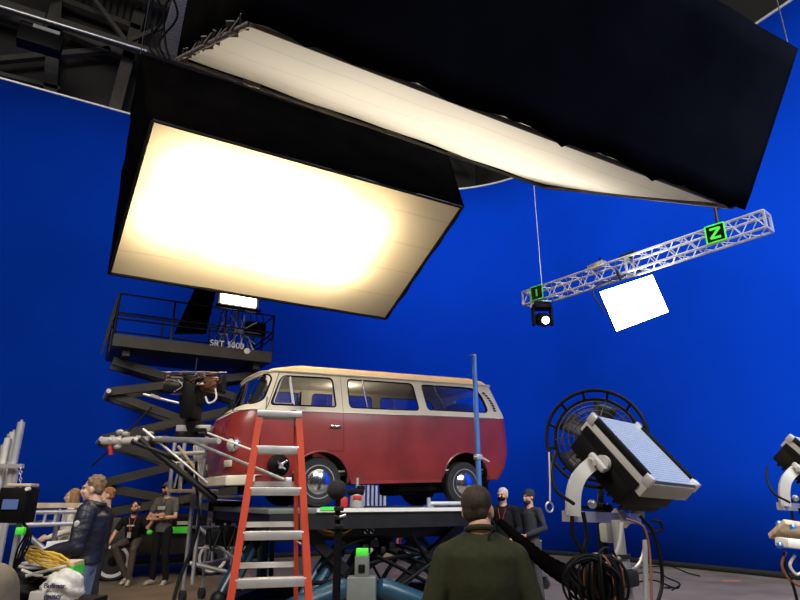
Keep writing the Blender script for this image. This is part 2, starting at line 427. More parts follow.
def plate(frac, size, char, label):
    c = ta+L*frac; q = c-sx*.2 if (c-sx).length < (c+sx).length else c+sx*.2
    side = -1 if (c-sx).length < (c+sx).length else 1
    # axes: local x along truss (towards the camera end), local y up, z to the camera side
    zc = sx*side; xc = Vector((0, 0, 1)).cross(zc).normalized(); yc = zc.cross(xc)
    m = Matrix((xc, yc, zc)).transposed()
    r = thing('marker_plate', label, 'sign', q, rot=m.to_euler())
    MB().box((0, 0, 0), (size, size, .02)).build('board', 'black', r)
    b = MB(); s = size/2; t_ = size*.07
    for x0, y0, x1, y1 in ((-s, -s, s, -s), (s, -s, s, s), (s, s, -s, s), (-s, s, -s, -s)): b.bar((x0, y0, .015), (x1, y1, .015), t_, .015, up=(0, 0, 1))
    b.build('border', 'greengaff' if char == 'Z' else 'green', r)
    b = MB(); s = size*.27; t_ = size*.13
    if char == 'Z':
        for x0, y0, x1, y1 in ((-s, s, s, s), (s, s, -s, -s), (-s, -s, s, -s)): b.bar((x0, y0, .02), (x1, y1, .02), t_, .012, up=(0, 0, 1))
    else: b.bar((0, -s, .02), (0, s, .02), t_*.8, .012, up=(0, 0, 1))
    b.build('letter', 'greengaff', r)
plate(.845, .31, 'Z', 'black plate with a green Z on the hanging truss')
plate(.085, .30, '1', 'small black plate marked 1 at the far end of the truss')
t = thing('truss_clamp', 'black chain hoist clamp holding the truss under the black skirt', 'clamp', ta+L*.845)
MB().cyl((0, 0, .15), (0, 0, .55), .03).build('shackle', 'blackmetal', t); MB().box((0, 0, .62), (.3, .12, .1), bevel=.02).build('bracket', 'blackmetal', t)
MB().cyl((0, 0, .66), (0, 0, 9.5), .008, n=6).build('wire', 'steel', t)
t = tag(MB().cyl(ta+L*.085+Vector((0, 0, .17)), ta+L*.085+Vector((0, 0, 10.4)), .008, n=6).build('suspension_wire', 'steel'), 'thin steel wire holding up the far end of the truss', 'wire')
# soft panel on the truss
Rm = Matrix(((.9222, -.3649, .1282), (-.1205, .0440, .9917), (.3675, .9300, .0034)))
X_ = Vector((.9222, -.1205, .3675)).normalized(); Z_ = X_.cross(Vector((-.3649, .0440, .93))).normalized(); Y_ = Z_.cross(X_)
pm = Matrix((X_, Y_, Z_)).transposed()
pc = C0+(Vector((11.815, 9.33, 6.083))-C0)*.775
root = thing('panel_light', 'glaring white square panel light hung under the truss', 'light', pc, rot=pm.to_euler())
sc_ = .775; PW, PH = 1.824*sc_, 1.0*sc_
MB().box((0, 0, -.025), (PW+.02, PH+.02, .04), bevel=.02).build('housing', 'black', root)
MB().box((0, 0, .0), (PW, PH, .02)).build('diffuser', 'hotpanel', root)
b = MB(); b.tube(spline([(PW/2+.03, 0, -.08), (PW/2+.12, .05, -.1), (PW/2+.1, PH/2+.1, -.1), (.3, PH/2+.17, -.1), (0, PH/2+.16, -.1)], 8), .018)
b.tube(spline([(-PW/2-.03, 0, -.08), (-PW/2-.05, PH/2+.08, -.1), (-.2, PH/2+.16, -.1), (0, PH/2+.16, -.1)], 8), .015); b.build('yoke', 'blackmetal', root)
MB().cyl((0, PH/2+.1, -.1), (0, PH/2+.3, -.1), .03).build('clamp', 'blackmetal', root)
# moving head
mc = at_f(548, 312, 13.0)
mc = ta+L*.075+Vector((0, 0, -.17))
root = thing('moving_head_light', 'small black moving spotlight under the far end of the truss', 'light', mc, rz=-A)
MB().box((0, 0, -.08), (.36, .3, .14), bevel=.02).build('base', 'black', root)
MB().box((-.19, 0, -.3), (.06, .16, .42), bevel=.02).build('yoke_arm', 'black', root); MB().box((.19, 0, -.3), (.06, .16, .42), bevel=.02).build('yoke_arm', 'black', root)
MB().lathe([(.09, -.2), (.14, -.15), (.15, .1), (.13, .17)], (0, 0, -.38), (.15, -1, -.35), 20).build('head', 'black', root)
MB().lathe([(.08, .17), (.08, .185), (.0, .19)], (0, 0, -.38), (.15, -1, -.35), 20).build('lens', 'lens', root)
# small gear on top of truss
t = thing('cable_reel', 'small dark fitting sitting on top of the truss middle', 'fitting', ta+L*.36+Vector((0, 0, h+.02)))
MB().box((0, 0, .07), (.16, .4, .1), bevel=.02).build('body', 'steel', t); MB().cyl((0, -.1, .1), (0, -.1, .2), .03).build('knob', 'black', t)
t = thing('cable_reel', 'small dark fitting on the truss nearer its middle joint', 'fitting', ta+L*.5+Vector((0, 0, h+.02)))
MB().box((0, 0, .05), (.14, .35, .1), bevel=.02).build('body', 'blackmetal', t)

# ------------------------------------------------------------------ the van
DZ = 1.40                                    # top of the motion-base deck
VP = R(1.8)
van = thing('camper_van', 'vintage red and cream camper van raised on the black deck', 'van', (2.0, 9.02, DZ), rot=(0, -VP, 0))
KZ = [.28, .45, .70, .95, 1.12, 1.26, 1.34, 1.45, 1.60, 1.76, 1.84, 1.93, 2.0, 2.05]
KW = [.80, .845, .862, .862, .857, .845, .828, .804, .772, .738, .715, .635, .46, .15]
KF = [.14, .05, .02, .02, .045, .12, .22, .28, .35, .42, .47, .66, .95, 1.5]
KR = [4.46, 4.58, 4.66, 4.67, 4.66, 4.65, 4.63, 4.58, 4.53, 4.47, 4.45, 4.39, 4.22, 3.8]
KC = [.30, .34, .38, .40, .38, .34, .29, .28, .27, .26, .28, .30, .2, .1]
def itp(K, z):
    if z <= KZ[0]: return K[0]
    for i in range(len(KZ)-1):
        if z <= KZ[i+1]: t = (z-KZ[i])/(KZ[i+1]-KZ[i]); return K[i]+(K[i+1]-K[i])*t
    return K[-1]
def hw(z): return itp(KW, z)
def outline(z, off=0):
    w_ = hw(z)-off; xf = itp(KF, z)+off; xr = itp(KR, z)-off; c = min(itp(KC, z), w_*.95); cr_ = c*.55
    P = []
    for i in range(8): y = -(w_-c)*i/8; P.append((xf+.07*((-y)/w_)**2, y))
    x0 = xf+.07*((w_-c)/w_)**2
    for i in range(10): t = i/10*math.pi/2; P.append((x0+c*1.05*(1-math.cos(t)), -(w_-c)-c*math.sin(t)))
    xs, xe = x0+c*1.05, xr-cr_
    for i in range(40): P.append((xs+(xe-xs)*i/40, -w_-.006*math.sin(math.pi*i/40)))
    for i in range(8): t = i/8*math.pi/2; P.append((xe+cr_*math.sin(t), -w_+cr_*(1-math.cos(t))))
    for i in range(7): y = -(w_-cr_)*(1-i/6); P.append((xr+.02*(1-(y/w_)**2)-.0, y))
    Q = P+[(x, -y) for x, y in P[::-1][1:-1]]
    return Q
def shell(zs, name, m, cap_top=False, cuts=(), thick=.025):
    b = MB(); rings = []
    for z in zs: rings.append([b.bm.verts.new((x, y, z)) for x, y in outline(z)])
    n = len(rings[0])
    for a, c in zip(rings[:-1], rings[1:]):
        for k in range(n): b.bm.faces.new((a[k], a[(k+1) % n], c[(k+1) % n], c[k]))
    if cap_top: b.bm.faces.new(rings[-1])
    o = b.build(name, m, van, smooth=None)
    md = o.modifiers.new('s', 'SOLIDIFY'); md.thickness = thick; md.offset = -1
    for c in cuts:
        bo = o.modifiers.new('b', 'BOOLEAN'); bo.operation = 'DIFFERENCE'; bo.solver = 'EXACT'; bo.object = c
    apply_mods(o)
    for p in o.data.polygons: p.use_smooth = True
    o.data.set_sharp_from_angle(angle=R(32)); return o
def rpoly(pts, r=.05, n=5):
    out = []; N = len(pts); P = [Vector((p[0], p[1])) for p in pts]
    rr = r if hasattr(r, '__len__') else [r]*N
    for i in range(N):
        a, c, d = P[i-1], P[i], P[(i+1) % N]; u = (a-c).normalized(); v = (d-c).normalized()
        s0, s1 = c+u*rr[i], c+v*rr[i]
        for k in range(n+1):
            t = k/n; out.append(s0*(1-t)**2+c*2*t*(1-t)+s1*t*t)
    return out
cutters = []
def cutter(poly3, off):
    o = MB().prism(poly3, off).build('cut', 'dark', van, smooth=None); o.hide_render = True; cutters.append(o); return o
WZ0, WZ1 = 1.345, 1.785
side_wins = {
 'front': [(.56, WZ0), (.735, WZ1-.01), (1.50, WZ1), (1.525, WZ0)],
 'middle': [(1.74, WZ0), (1.74, WZ1), (2.86, WZ1), (2.92, WZ0)],
 'rear': [(3.08, WZ0+.02), (3.02, WZ1-.01), (4.14, WZ1-.01), (4.26, WZ0+.02)]}
rads = {'front': [.05, .1, .07, .05], 'middle': [.07, .07, .07, .07], 'rear': [.06, .06, .22, .1]}
gc = []
for k, p in side_wins.items(): gc.append(cutter([(x, -1.2, z) for x, z in rpoly(p, rads[k])], (0, 2.4, 0)))
ws = rpoly([(-.80, 1.36), (-.705, 1.80), (.705, 1.80), (.80, 1.36)], .10)
gc.append(cutter([(-.3, y, z) for y, z in ws], (.84, 0, 0)))
gc.append(cutter([(4.2, y, z) for y, z in rpoly([(-.55, 1.36), (-.5, 1.76), (.5, 1.76), (.55, 1.36)], .1)], (.8, 0, 0)))
WX = [1.29, 3.73]
lc = []
for x in WX:
    lc.append(cutter([(x+.43*math.cos(R(a)), -1.1, .31+.40*math.sin(R(a))) for a in range(0, 360, 12)], (0, .62, 0)))
    lc.append(cutter([(x+.43*math.cos(R(a)), .48, .31+.40*math.sin(R(a))) for a in range(0, 360, 12)], (0, .62, 0)))
def zr(a, c, n): return [a+(c-a)*i/n for i in range(n+1)]
shell(zr(.28, 1.262, 14), 'lower_body', 'red', cuts=lc)
shell([1.262, 1.275, 1.29, 1.305], 'belt_trim', 'cream', thick=.035)
shell(zr(1.305, 1.84, 10), 'upper_body', 'cream', cuts=gc)
shell([1.84, 1.87, 1.90, 1.93, 1.955, 1.98, 2.0, 2.015, 2.03, 2.04, 2.05], 'roof', 'roof', cap_top=True)
for c in cutters: bpy.data.objects.remove(c)
MB().tube([(x, y, 1.845) for x, y in outline(1.84, -.018)], .014, n=6, closed=True).build('rain_gutter', 'cream', van)
MB().tube([(x, y, 1.264) for x, y in outline(1.262, -.006)], .008, n=6, closed=True).build('belt_moulding', 'chrome', van)
# cream apron under the windscreen, following the nose
rows = []
for j in range(7):
    t = j/6; r = []
    for i in range(33):
        s = -1+2*i/32; y = s*.80
        zb = 1.27-.05*math.cos(s*math.pi/2)*1.0
        z = zb+(1.285-zb)*t
        oo = outline(z, -.008)
        # x on the front for this y
        best = min((p for p in oo if p[0] < 1.0), key=lambda p: abs(p[1]-y)); r.append((best[0], best[1], z))
    rows.append(r)
MB().grid(rows).build('nose_apron', 'cream', van)
# underbody, floor, interior
b = MB(); b.box((2.35, 0, .40), (4.2, 1.5, .05)); b.build('floor_pan', 'blackmetal', van)
MB().box((2.35, 0, .44), (4.1, 1.45, .02)).build('added_bounce_mat', 'headliner', van)  # added pale sheet, bounces light up onto the headliner
b = MB(); b.box((.75, 0, .24), (.5, .9, .14)); b.box((4.15, 0, .22), (.7, .8, .26), bevel=.05); b.cyl((3.73, -.6, .31), (3.73, .6, .31), .05); b.cyl((1.29, -.6, .31), (1.29, .6, .31), .05)
b.box((2.5, .3, .32), (2.2, .1, .08)); b.box((2.5, -.3, .32), (2.2, .1, .08)); b.cyl((2.7, -.45, .2), (3.5, -.4, .17), .05); b.box((2.95, 0, .2), (.45, .5, .26), bevel=.05)
b.build('undercarriage', 'dark', van)
b = MB(); b.box((2.35, 0, 1.835), (3.6, 1.36, .02)); b.build('headliner', 'headliner', van)
def seat(x, y, w_, m='seat', nm='seat'):
    s = MB().box((x, y, .82), (.48, w_, .18), bevel=.05).build(nm, m, van)
    MB().box((x+.25, y, 1.12), (.14, w_, .52), Euler((0, .16, 0)).to_matrix(), bevel=.05).build('seat_back', m, s)
    MB().box((x, y, .58), (.4, w_*.9, .3)).build('seat_base', 'dark', s)
seat(1.05, -.42, .5); seat(1.05, .42, .5); seat(2.3, .1, 1.15); seat(3.4, 0, 1.3, 'dark')
MB().ring((.62, -.42, 1.22), (-.55, 0, .83), .2, .014, 28).build('steering_wheel', 'black', van)
MB().box((.46, 0, 1.13), (.28, 1.35, .2), bevel=.04).build('dashboard', 'black', van)
MB().box((4.05, 0, 1.05), (.9, 1.4, .5), bevel=.05).build('rear_deck', 'dark', van)
MB().ell((4.0, -.35, 1.40), (.30, .25, .17)).build('spare_wheel_cover', 'dark', van)
# seat belts / pillar behind front seats
MB().box((1.60, -.6, 1.5), (.06, .06, .6)).build('belt_post', 'headliner', van)
dm = MB().lathe([(.06, 0), (.06, .02), (.03, .03)], (2.0, 0, 1.822), (0, 0, -1), 20).build('added_dome_lamp', 'white', van)  # added unseen lamp, put in to brighten the van interior
dl = bpy.data.lights.new('added_cabin_fill', 'POINT'); dl.energy = 9; dl.color = (1, .86, .66); dl.shadow_soft_size = .06
dlo = bpy.data.objects.new('added_cabin_fill', dl); COL.objects.link(dlo); dlo.parent = dm; dlo.location = (2.0, 0, 1.70)
# windows: pane plus rubber gasket, plus dividers
def side_window(key, sgn):
    P = rpoly(side_wins[key], rads[key])
    def pt(p, off): return Vector((p.x, sgn*(hw(p.y)-off), p.y))
    b = MB(); b.bm.faces.new([b.bm.verts.new(pt(p, .016)) for p in P]); g = b.build('side_window', 'glass', van, smooth=None, fix=False)
    MB().tube([pt(p, .002) for p in P], .013, n=6, closed=True).build('gasket', 'black', g)
    return g, pt
for sg in (-1, 1):
    g, pt = side_window('front', sg)
    MB().tube([pt(Vector((.90, WZ0)), .0), pt(Vector((.86, WZ1-.01)), .0)], .009, n=6).build('vent_divider', 'steel', g)
    vp = rpoly([(.60, WZ0+.02), (.745, WZ1-.03), (.84, WZ1-.03), (.875, WZ0+.02)], .04)
    MB().tube([pt(p, -.004) for p in vp], .008, n=6, closed=True).build('vent_window_frame', 'steel', g)
    g, pt = side_window('middle', sg)
    MB().tube([pt(Vector((2.03, WZ0)), .0), pt(Vector((1.99, WZ1)), .0)], .014, n=6).build('window_divider', 'chrome', g)
    g, pt = side_window('rear', sg)
    MB().tube([pt(Vector((3.40, WZ0+.02)), .0), pt(Vector((3.27, WZ1)), .0)], .016, n=6).build('window_divider', 'chrome', g)
b = MB(); rws = []
for j in range(7):
    z = 1.34+(1.81-1.34)*j/6; r = []
    for i in range(25):
        y = (-1+2*i/24)*(.815-.085*j/6)
        best = [p for p in outline(z, .015) if p[0] < 1.2]
        best.sort(key=lambda p: p[1])
        for a, c in zip(best[:-1], best[1:]):
            if a[1] <= y <= c[1]:
                t = (y-a[1])/max(1e-6, c[1]-a[1]); r.append((a[0]+(c[0]-a[0])*t, y, z)); break
        else: r.append((best[0][0], y, z))
    rws.append(r)
g = MB().grid(rws).build('windscreen', 'glass', van, fix=False)
def front_x(y, z, off=0):
    best = sorted([p for p in outline(z, off) if p[0] < 1.2], key=lambda p: p[1])
    for a, c in zip(best[:-1], best[1:]):
        if a[1] <= y <= c[1]: t = (y-a[1])/max(1e-6, c[1]-a[1]); return a[0]+(c[0]-a[0])*t
    return best[0][0]
MB().tube([(front_x(p.x, p.y), p.x, p.y) for p in ws], .014, n=6, closed=True).build('gasket', 'black', g)
for y in (-.3, .28): MB().tube([(front_x(y, 1.31)-.012, y, 1.31), (front_x(y+.12, 1.5)-.012, y+.12, 1.5), (front_x(y+.2, 1.66)-.012, y+.2, 1.66)], .008, n=6).build('wiper', 'black', g)
b = MB(); b.bm.faces.new([b.bm.verts.new((itp(KR, z)-.01, y, z)) for y, z in rpoly([(-.57, 1.34), (-.52, 1.78), (.52, 1.78), (.57, 1.34)], .1)]); b.build('rear_window', 'glass', van, smooth=None, fix=False)
# air vents behind the rear side window: raised louvres
for sg in (-1, 1):
    v = MB().prism([(x, sg*(hw(z)-.01), z) for x, z in rpoly([(4.36, 1.36), (4.20, 1.74), (4.27, 1.74), (4.42, 1.36)], .02)], (0, sg*.014, 0)).build('air_vent', 'cream', van)
    for i in range(8):
        t = i/7; z = 1.40+.30*t; x = 4.385-.155*t*t
        MB().box((x, sg*(hw(z)+.012), z), (.055, .018, .022), Euler((sg*.0, .25, 0)).to_matrix(), bevel=.004).build('louvre', 'black', v)
# doors: shut lines
def line(pts, nm='shut_line', m='black', r=.005, sg=-1):
    return MB().tube([(x, sg*(hw(z)+.0015), z) for x, z in pts], r, n=5).build(nm, m, van)
for sg in (-1, 1):
    line([(1.63, z) for z in zr(.715, 1.80, 14)], sg=sg); line([(.42, z) for z in zr(.75, 1.22, 6)]+[(.47, 1.25), (.52, 1.32), (.70, 1.82)], sg=sg)
    line([(x, .715) for x in zr(1.20, 1.63, 6)], sg=sg)
    dh = MB().box((1.50, sg*(hw(1.05)+.035), 1.06), (.17, .022, .03), bevel=.008).build('door_handle', 'chrome', van)
    MB().cyl((1.43, sg*(hw(1.05)), 1.06), (1.43, sg*(hw(1.05)+.03), 1.06), .012).build('handle_stem', 'chrome', dh); MB().cyl((1.56, sg*(hw(1.05)), 1.06), (1.56, sg*(hw(1.05)+.03), 1.06), .018).build('lock', 'chrome', dh)
    MB().box((4.50, sg*(hw(.72)-.04), .74), (.12, .02, .04), bevel=.006).build('side_reflector', 'steel', van)
    # wing mirror
    mr = MB().tube([(.50, sg*(hw(1.3)-.02), 1.29), (.46, sg*.98, 1.36), (.46, sg*1.0, 1.42)], .009, n=6).build('wing_mirror', 'chrome', van)
    if sg == 1: MB().box((.46, sg*1.0, 1.5), (.03, .13, .17), bevel=.012).build('mirror_head', 'black', mr)
    else: MB().box((.93, sg*.93, 1.42), (.03, .12, .19), bevel=.012).build('mirror_head', 'black', mr)
    # headlight
    hz = .80; hy = sg*.69; hx = front_x(hy, hz)
    hl = MB().lathe([(.105, -.05), (.11, .0), (.10, .03), (.09, .035)], (hx, hy, hz), (-1, sg*.35, 0), 28).build('headlight', 'chrome', van)
    MB().lathe([(.09, .03), (.06, .055), (.02, .065)], (hx, hy, hz), (-1, sg*.35, 0), 24).build('lens', 'alupale', hl)
    iz = .56; MB().box((front_x(sg*.62, iz)-.005, sg*.62, iz), (.03, .17, .09), Euler((0, 0, -sg*.3)).to_matrix(), bevel=.012).build('indicator', 'cream', van)
    # wheel arch lips
    for x in WX:
        MB().tube([(x+.43*math.cos(R(a)), sg*(hw(.31+.4*math.sin(R(a)))+.006), .31+.40*math.sin(R(a))) for a in range(-4, 185, 7)], .014, n=6).build('arch_lip', 'red', van)
        o = MB().grid([[(x+.44*math.cos(R(a)), sg*yy, .31+.41*math.sin(R(a))) for a in range(-10, 191, 10)] for yy in (.84, .45)]).build('wheel_well', 'dark', van)
    MB().box((2.5, sg*.84, .28), (1.5, .03, .05)).build('sill', 'red', van)
# nose panel pressing and fresh air grille
MB().tube([(front_x(y, z)-.004, y, z) for y, z in [(-.36, .98), (-.40, 1.06), (-.36, 1.13), (.36, 1.13), (.40, 1.06), (.36, .98)]], .007, n=6, closed=True).build('grille_pressing', 'red', van)
# bumpers
def bumper(front):
    rows = []
    for i in range(41):
        s = -1+2*i/40; y = s*.86
        if front: x = .0+.06*s*s+(.32*max(0, abs(s)-.86)/.14)
        else: x = 4.75-.07*s*s-(.32*max(0, abs(s)-.86)/.14)
        d = 1 if front else -1
        rows.append([(x+.02*d, y, .275), (x, y, .29), (x, y, .385), (x+.02*d, y, .40), (x+.10*d, y, .40)])
    o = MB().grid(rows).build('bumper', 'cream' if front else 'white', van); solidify(o, .012)
bumper(True)
def wheel(x, sg, dz):
    c = Vector((x, sg*.70, .34+dz)); ax_ = Vector((0, sg, 0))
    t = MB().lathe([(.21, -.09), (.27, -.10), (.325, -.085), (.34, -.05), (.34, .05), (.325, .085), (.27, .10), (.21, .09)], c, ax_, 48).build('wheel', 'rubber', van)
    MB().ring(c+ax_*.098, ax_, .285, .004, 48, 5).build('tyre_wall_ridge', 'rubber', t)
    MB().lathe([(.225, -.06), (.238, .07), (.230, .094), (.218, .094), (.208, .06), (.13, .045)], c, ax_, 40).build('rim', 'steel', t)
    h = MB().lathe([(.19, .06), (.185, .08), (.15, .103), (.08, .122), (.0, .128)], c, ax_, 36).build('hubcap', 'chrome', t)
    b = MB()
    for k in range(16):
        a = k*2*math.pi/16; b.cyl(c+ax_*.062+Vector((0.199*math.cos(a), 0, .199*math.sin(a))), c+ax_*.072+Vector((0.199*math.cos(a), 0, .199*math.sin(a))), .009, n=6)
    b.build('slots', 'black', t)
    MB().ring(c+ax_*.116, ax_, .05, .004, 20, 5).build('badge', 'steel', t)
for x in WX:
    for sg in (-1, 1): wheel(x, sg, -math.sin(VP)*x/math.cos(VP)*1.0)
van.scale.x = 1.025; van.location.z = DZ+.002
# camera suction mount on the nose side
t = thing('suction_mount', 'black round suction mount stuck to the front red wheel panel', 'mount', van.matrix_world.translation)
mp_ = at_y(281, 465, 8.02); t.location = mp_
MB().lathe([(.15, 0), (.15, .03), (.12, .05), (.06, .07), (.03, .12)], (0, .12, 0), (0, -1, 0), 28).build('cup', 'black', t)
b = MB(); b.tube(wob((-.05, -.02, .05), (.06, -.02, -.06), 5, .03), .012); b.cyl((-.02, 0, .0), (.08, -.02, .06), .016); b.build('knuckle', 'chrome', t)
MB().box((0, .0, -.01), (.06, .05, .08), bevel=.01).build('clamp', 'steel', t)

# ------------------------------------------------------------------ motion base
mb_ = thing('motion_base', 'black deck on teal hydraulic legs carrying the van', 'platform', (3.9, 8.7, 0))
def ml(p): return Vector(p)-Vector((3.9, 8.7, 0))
DX0, DX1, DY0, DY1 = 2.3, 5.55, 7.25, 10.15
MB().box(ml(((DX0+DX1)/2, (DY0+8.0)/2, DZ-.03)), (DX1-DX0, 8.0-DY0, .06), bevel=.01).build('deck_apron', 'grey', mb_)
MB().box(ml(((DX0+6.12)/2, (8.0+DY1)/2, DZ-.03)), (6.12-DX0, DY1-8.0, .06), bevel=.01).build('deck_plate', 'grey', mb_)
MB().box(ml(((2.9+DX1)/2, DY0-.015, DZ-.02)), (DX1-2.9, .03, .045)).build('edge_strip', 'white', mb_)
MB().box(ml(((DX0+DX1)/2, DY0+.06, DZ-.15)), (DX1-DX0-.05, .1, .18)).build('front_beam', 'blackmetal', mb_)
MB().box(ml(((DX0+6.1)/2, DY1-.06, DZ-.15)), (6.1-DX0-.05, .1, .18)).build('rear_beam', 'blackmetal', mb_)
b = MB()
for x in (2.4, 3.2, 4.0, 4.8, 5.45): b.box(ml((x, (DY0+DY1)/2, DZ-.12)), (.12, DY1-DY0-.2, .12))
b.build('cross_beams', 'blackmetal', mb_)
b = MB(); b.box(ml((3.9, 8.6, DZ-.30)), (2.6, 1.6, .2), bevel=.03); b.box(ml((3.3, 7.6, DZ-.28)), (2.0, .3, .12)); b.build('sub_frame', 'blackmetal', mb_)
MB().box(ml((3.05, DY0-.035, DZ-.0)), (.22, .012, .04)).build('green_tape', 'greengaff', mb_)
def yp(px, py, y): return at_y(px, py, y)
acts = [(yp(300, 612, 7.5), yp(346, 538, 7.9)), (yp(484, 612, 7.5), yp(383, 542, 7.9)), (Vector((5.9, 8.8, .25)), Vector((5.2, 9.3, 1.1))),
        (Vector((4.6, 10.2, .25)), Vector((4.9, 9.6, 1.1))), (Vector((3.2, 10.2, .25)), Vector((3.0, 9.6, 1.1))), (Vector((2.2, 8.8, .25)), Vector((2.7, 9.0, 1.1)))]
b = MB()
bs = [Vector((a[0].x, a[0].y, .12)) for a in acts]
for k in range(6): b.bar(ml(bs[k]), ml(bs[(k+1) % 6]), .16, .2)
b.build('base_frame', 'blackmetal', mb_)
for k, (p, q) in enumerate(acts):
    p = ml(p); q = ml(q); d = (q-p); p = p-d.normalized()*(.0 if k > 1 else .05)
    if p.z < .2: p.z = .2
    d = q-p; sd = Vector((.13 if k != 0 else -.13, -.05, .04))
    a = MB().cyl(p, p+d*.80, .085, n=18).build('actuator', 'teal', mb_)
    MB().cyl(p+d*.80, p+d*.83, .10, n=18).build('collar', 'blackmetal', a); MB().cyl(p+d*.8, q, .05, n=14).build('rod', 'steel', a)
    MB().cyl(p+d*.1+sd, p+d*.76+sd, .04, n=10).build('side_pipe', 'teal', a)
    MB().ell(p, .12).build('foot_joint', 'blackmetal', a); MB().ell(q, .1).build('head_joint', 'blackmetal', a)
for p, q in ((yp(380, 604, 7.6), yp(464, 521, 7.8)), (yp(352, 578, 7.6), yp(303, 528, 7.6)), (yp(330, 600, 8.6), yp(392, 540, 8.6)), (yp(446, 586, 8.8), yp(405, 545, 8.8))):
    MB().bar(ml(p), ml(q), .09, .13).build('strut', 'blackmetal', mb_)
for p, q in ((yp(348, 586, 7.0), yp(286, 612, 6.9)), (yp(377, 586, 7.0), yp(446, 612, 6.9))):
    d = (q-p).normalized()
    MB().lathe([(.05, 0), (.1, .03), (.12, .10), (.12, (q-p).length-.1), (.09, (q-p).length)], ml(p), d, 28).build('accumulator', 'teal', mb_)
b = MB(); rnd = random.Random(3)
for k in range(13):
    p = Vector((rnd.uniform(2.4, 5.4), rnd.uniform(6.9, 8.2), rnd.uniform(.1, .6))); q = Vector((rnd.uniform(3.0, 4.8), rnd.uniform(7.1, 8.2), rnd.uniform(.7, 1.15)))
    mid = (p+q)/2+Vector((rnd.uniform(-.4, .4), rnd.uniform(-.3, .1), rnd.uniform(-.3, .2)))
    b.tube(spline([ml(p), ml(mid), ml(q)], 10), rnd.choice((.018, .022, .028)), n=6)
b.build('hydraulic_hoses', 'black', mb_)
for k in range(3):
    MB().tube(spline([ml(yp(308+3*k, 522+2*k, 7.45)), ml(yp(325, 530+2*k, 7.4)), ml(yp(342, 533+k, 7.4)), ml(yp(352-4*k, 528+3*k, 7.45))], 8), .014, n=6).build('cable', 'copper' if k else 'yellow', mb_)
for k in range(5):
    q_ = yp(355+9*k, 541+(k*7) % 12, 7.6); MB().box(ml(q_), (.07+.03*(k % 3), .1, .09), bevel=.01).build('valve', 'blackmetal', mb_)
for k in range(2):
    MB().ring(ml(yp(366+6*k, 531, 7.35)), (.3, -1, .1), .03, .006, 14, 5).build('shackle', 'chrome', mb_)
# control box in front
cb = at_f(362, 571, 6.9); t = thing('control_box', 'grey control box with green tape in front of the hydraulic legs', 'box', (cb.x, cb.y, 0), rz=-A)
tz = cb.z
MB().box((0, 0, (tz-.05)/2), (.30, .22, tz-.05), bevel=.015).build('cabinet', 'grey', t)
MB().box((0, .0, tz+.04), (.15, .13, .22), bevel=.01).build('housing', 'grey', t)
MB().box((0, -.07, tz+.03), (.07, .02, .08), bevel=.01).build('socket', 'black', t)
MB().box((0, -.01, tz+.185), (.13, .1, .075), bevel=.008).build('green_tape', 'greengaff', t)
# things on the deck
q = at_y(357, 500, 7.55); t = thing('gear_pot', 'small grey pot with red label and black cap on the deck edge', 'pot', (q.x, q.y, DZ+.001), rz=-A)
MB().lathe([(.085, 0), (.095, .02), (.09, .14), (.06, .17)], n=24).build('body', 'lightgrey', t)
MB().box((.01, -.09, .13), (.12, .02, .05), bevel=.005).build('label_band', 'redp', t)
b = MB(); b.box((-.02, 0, .20), (.22, .12, .08), bevel=.02); b.box((.05, 0, .25), (.1, .1, .06), bevel=.01); b.build('cap', 'black', t)
MB().cyl((0, 0, .25), (0, 0, .38), .02).build('rod', 'alu', t)
MB().box((-.17, .05, .07), (.1, .1, .14), bevel=.02).build('side_block', 'redp', t)
p, q = at_y(441, 504, 7.6), at_y(476, 506, 7.5)
t = thing('deck_pipe', 'pale metal pipe lying along the deck by the rear wheel', 'pipe', (4.70, 7.55, DZ+.002))
MB().cyl((0, 0, .05), (.8, 0, .05), .028).build('pipe', 'alupale', t)
MB().cyl((0, 0, .002), (0, 0, .13), .028).build('post', 'alu', t)
MB().box((-.0, 0, .012), (.1, .1, .02)).build('foot', 'steel', t)
# blue pole with clamp, standing in front of the van
pt_, pb_ = at_y(474, 356, 6.95), None
gx, gy = pt_.x, pt_.y
t = thing('blue_pole', 'tall blue metal pole standing in front of the van rear', 'pole', (gx, gy, 0))
MB().cyl((0, 0, .02), (0, 0, pt_.z), .036, n=16).build('pole', 'bluepaint', t); MB().lathe([(.25, 0), (.25, .02), (.05, .04)], n=24).build('base', 'blackmetal', t)
MB().cyl((.0, 0, pt_.z), (0, 0, pt_.z+.02), .034).build('end_cap', 'steel', t); MB().bar((0, 0, pt_.z-.02), (-.07, 0, pt_.z), .02).build('pin', 'blackmetal', t)
cz = at_y(475, 457, 6.95).z
k_ = MB().box((.0, 0, cz), (.10, .09, .07), bevel=.01).build('clamp', 'steel', t); MB().cyl((.03, -.03, cz), (.15, -.05, cz-.06), .012).build('clamp_handle', 'alu', k_); MB().cyl((-.03, -.03, cz), (-.09, -.03, cz), .012).build('clamp_screw', 'alu', k_)

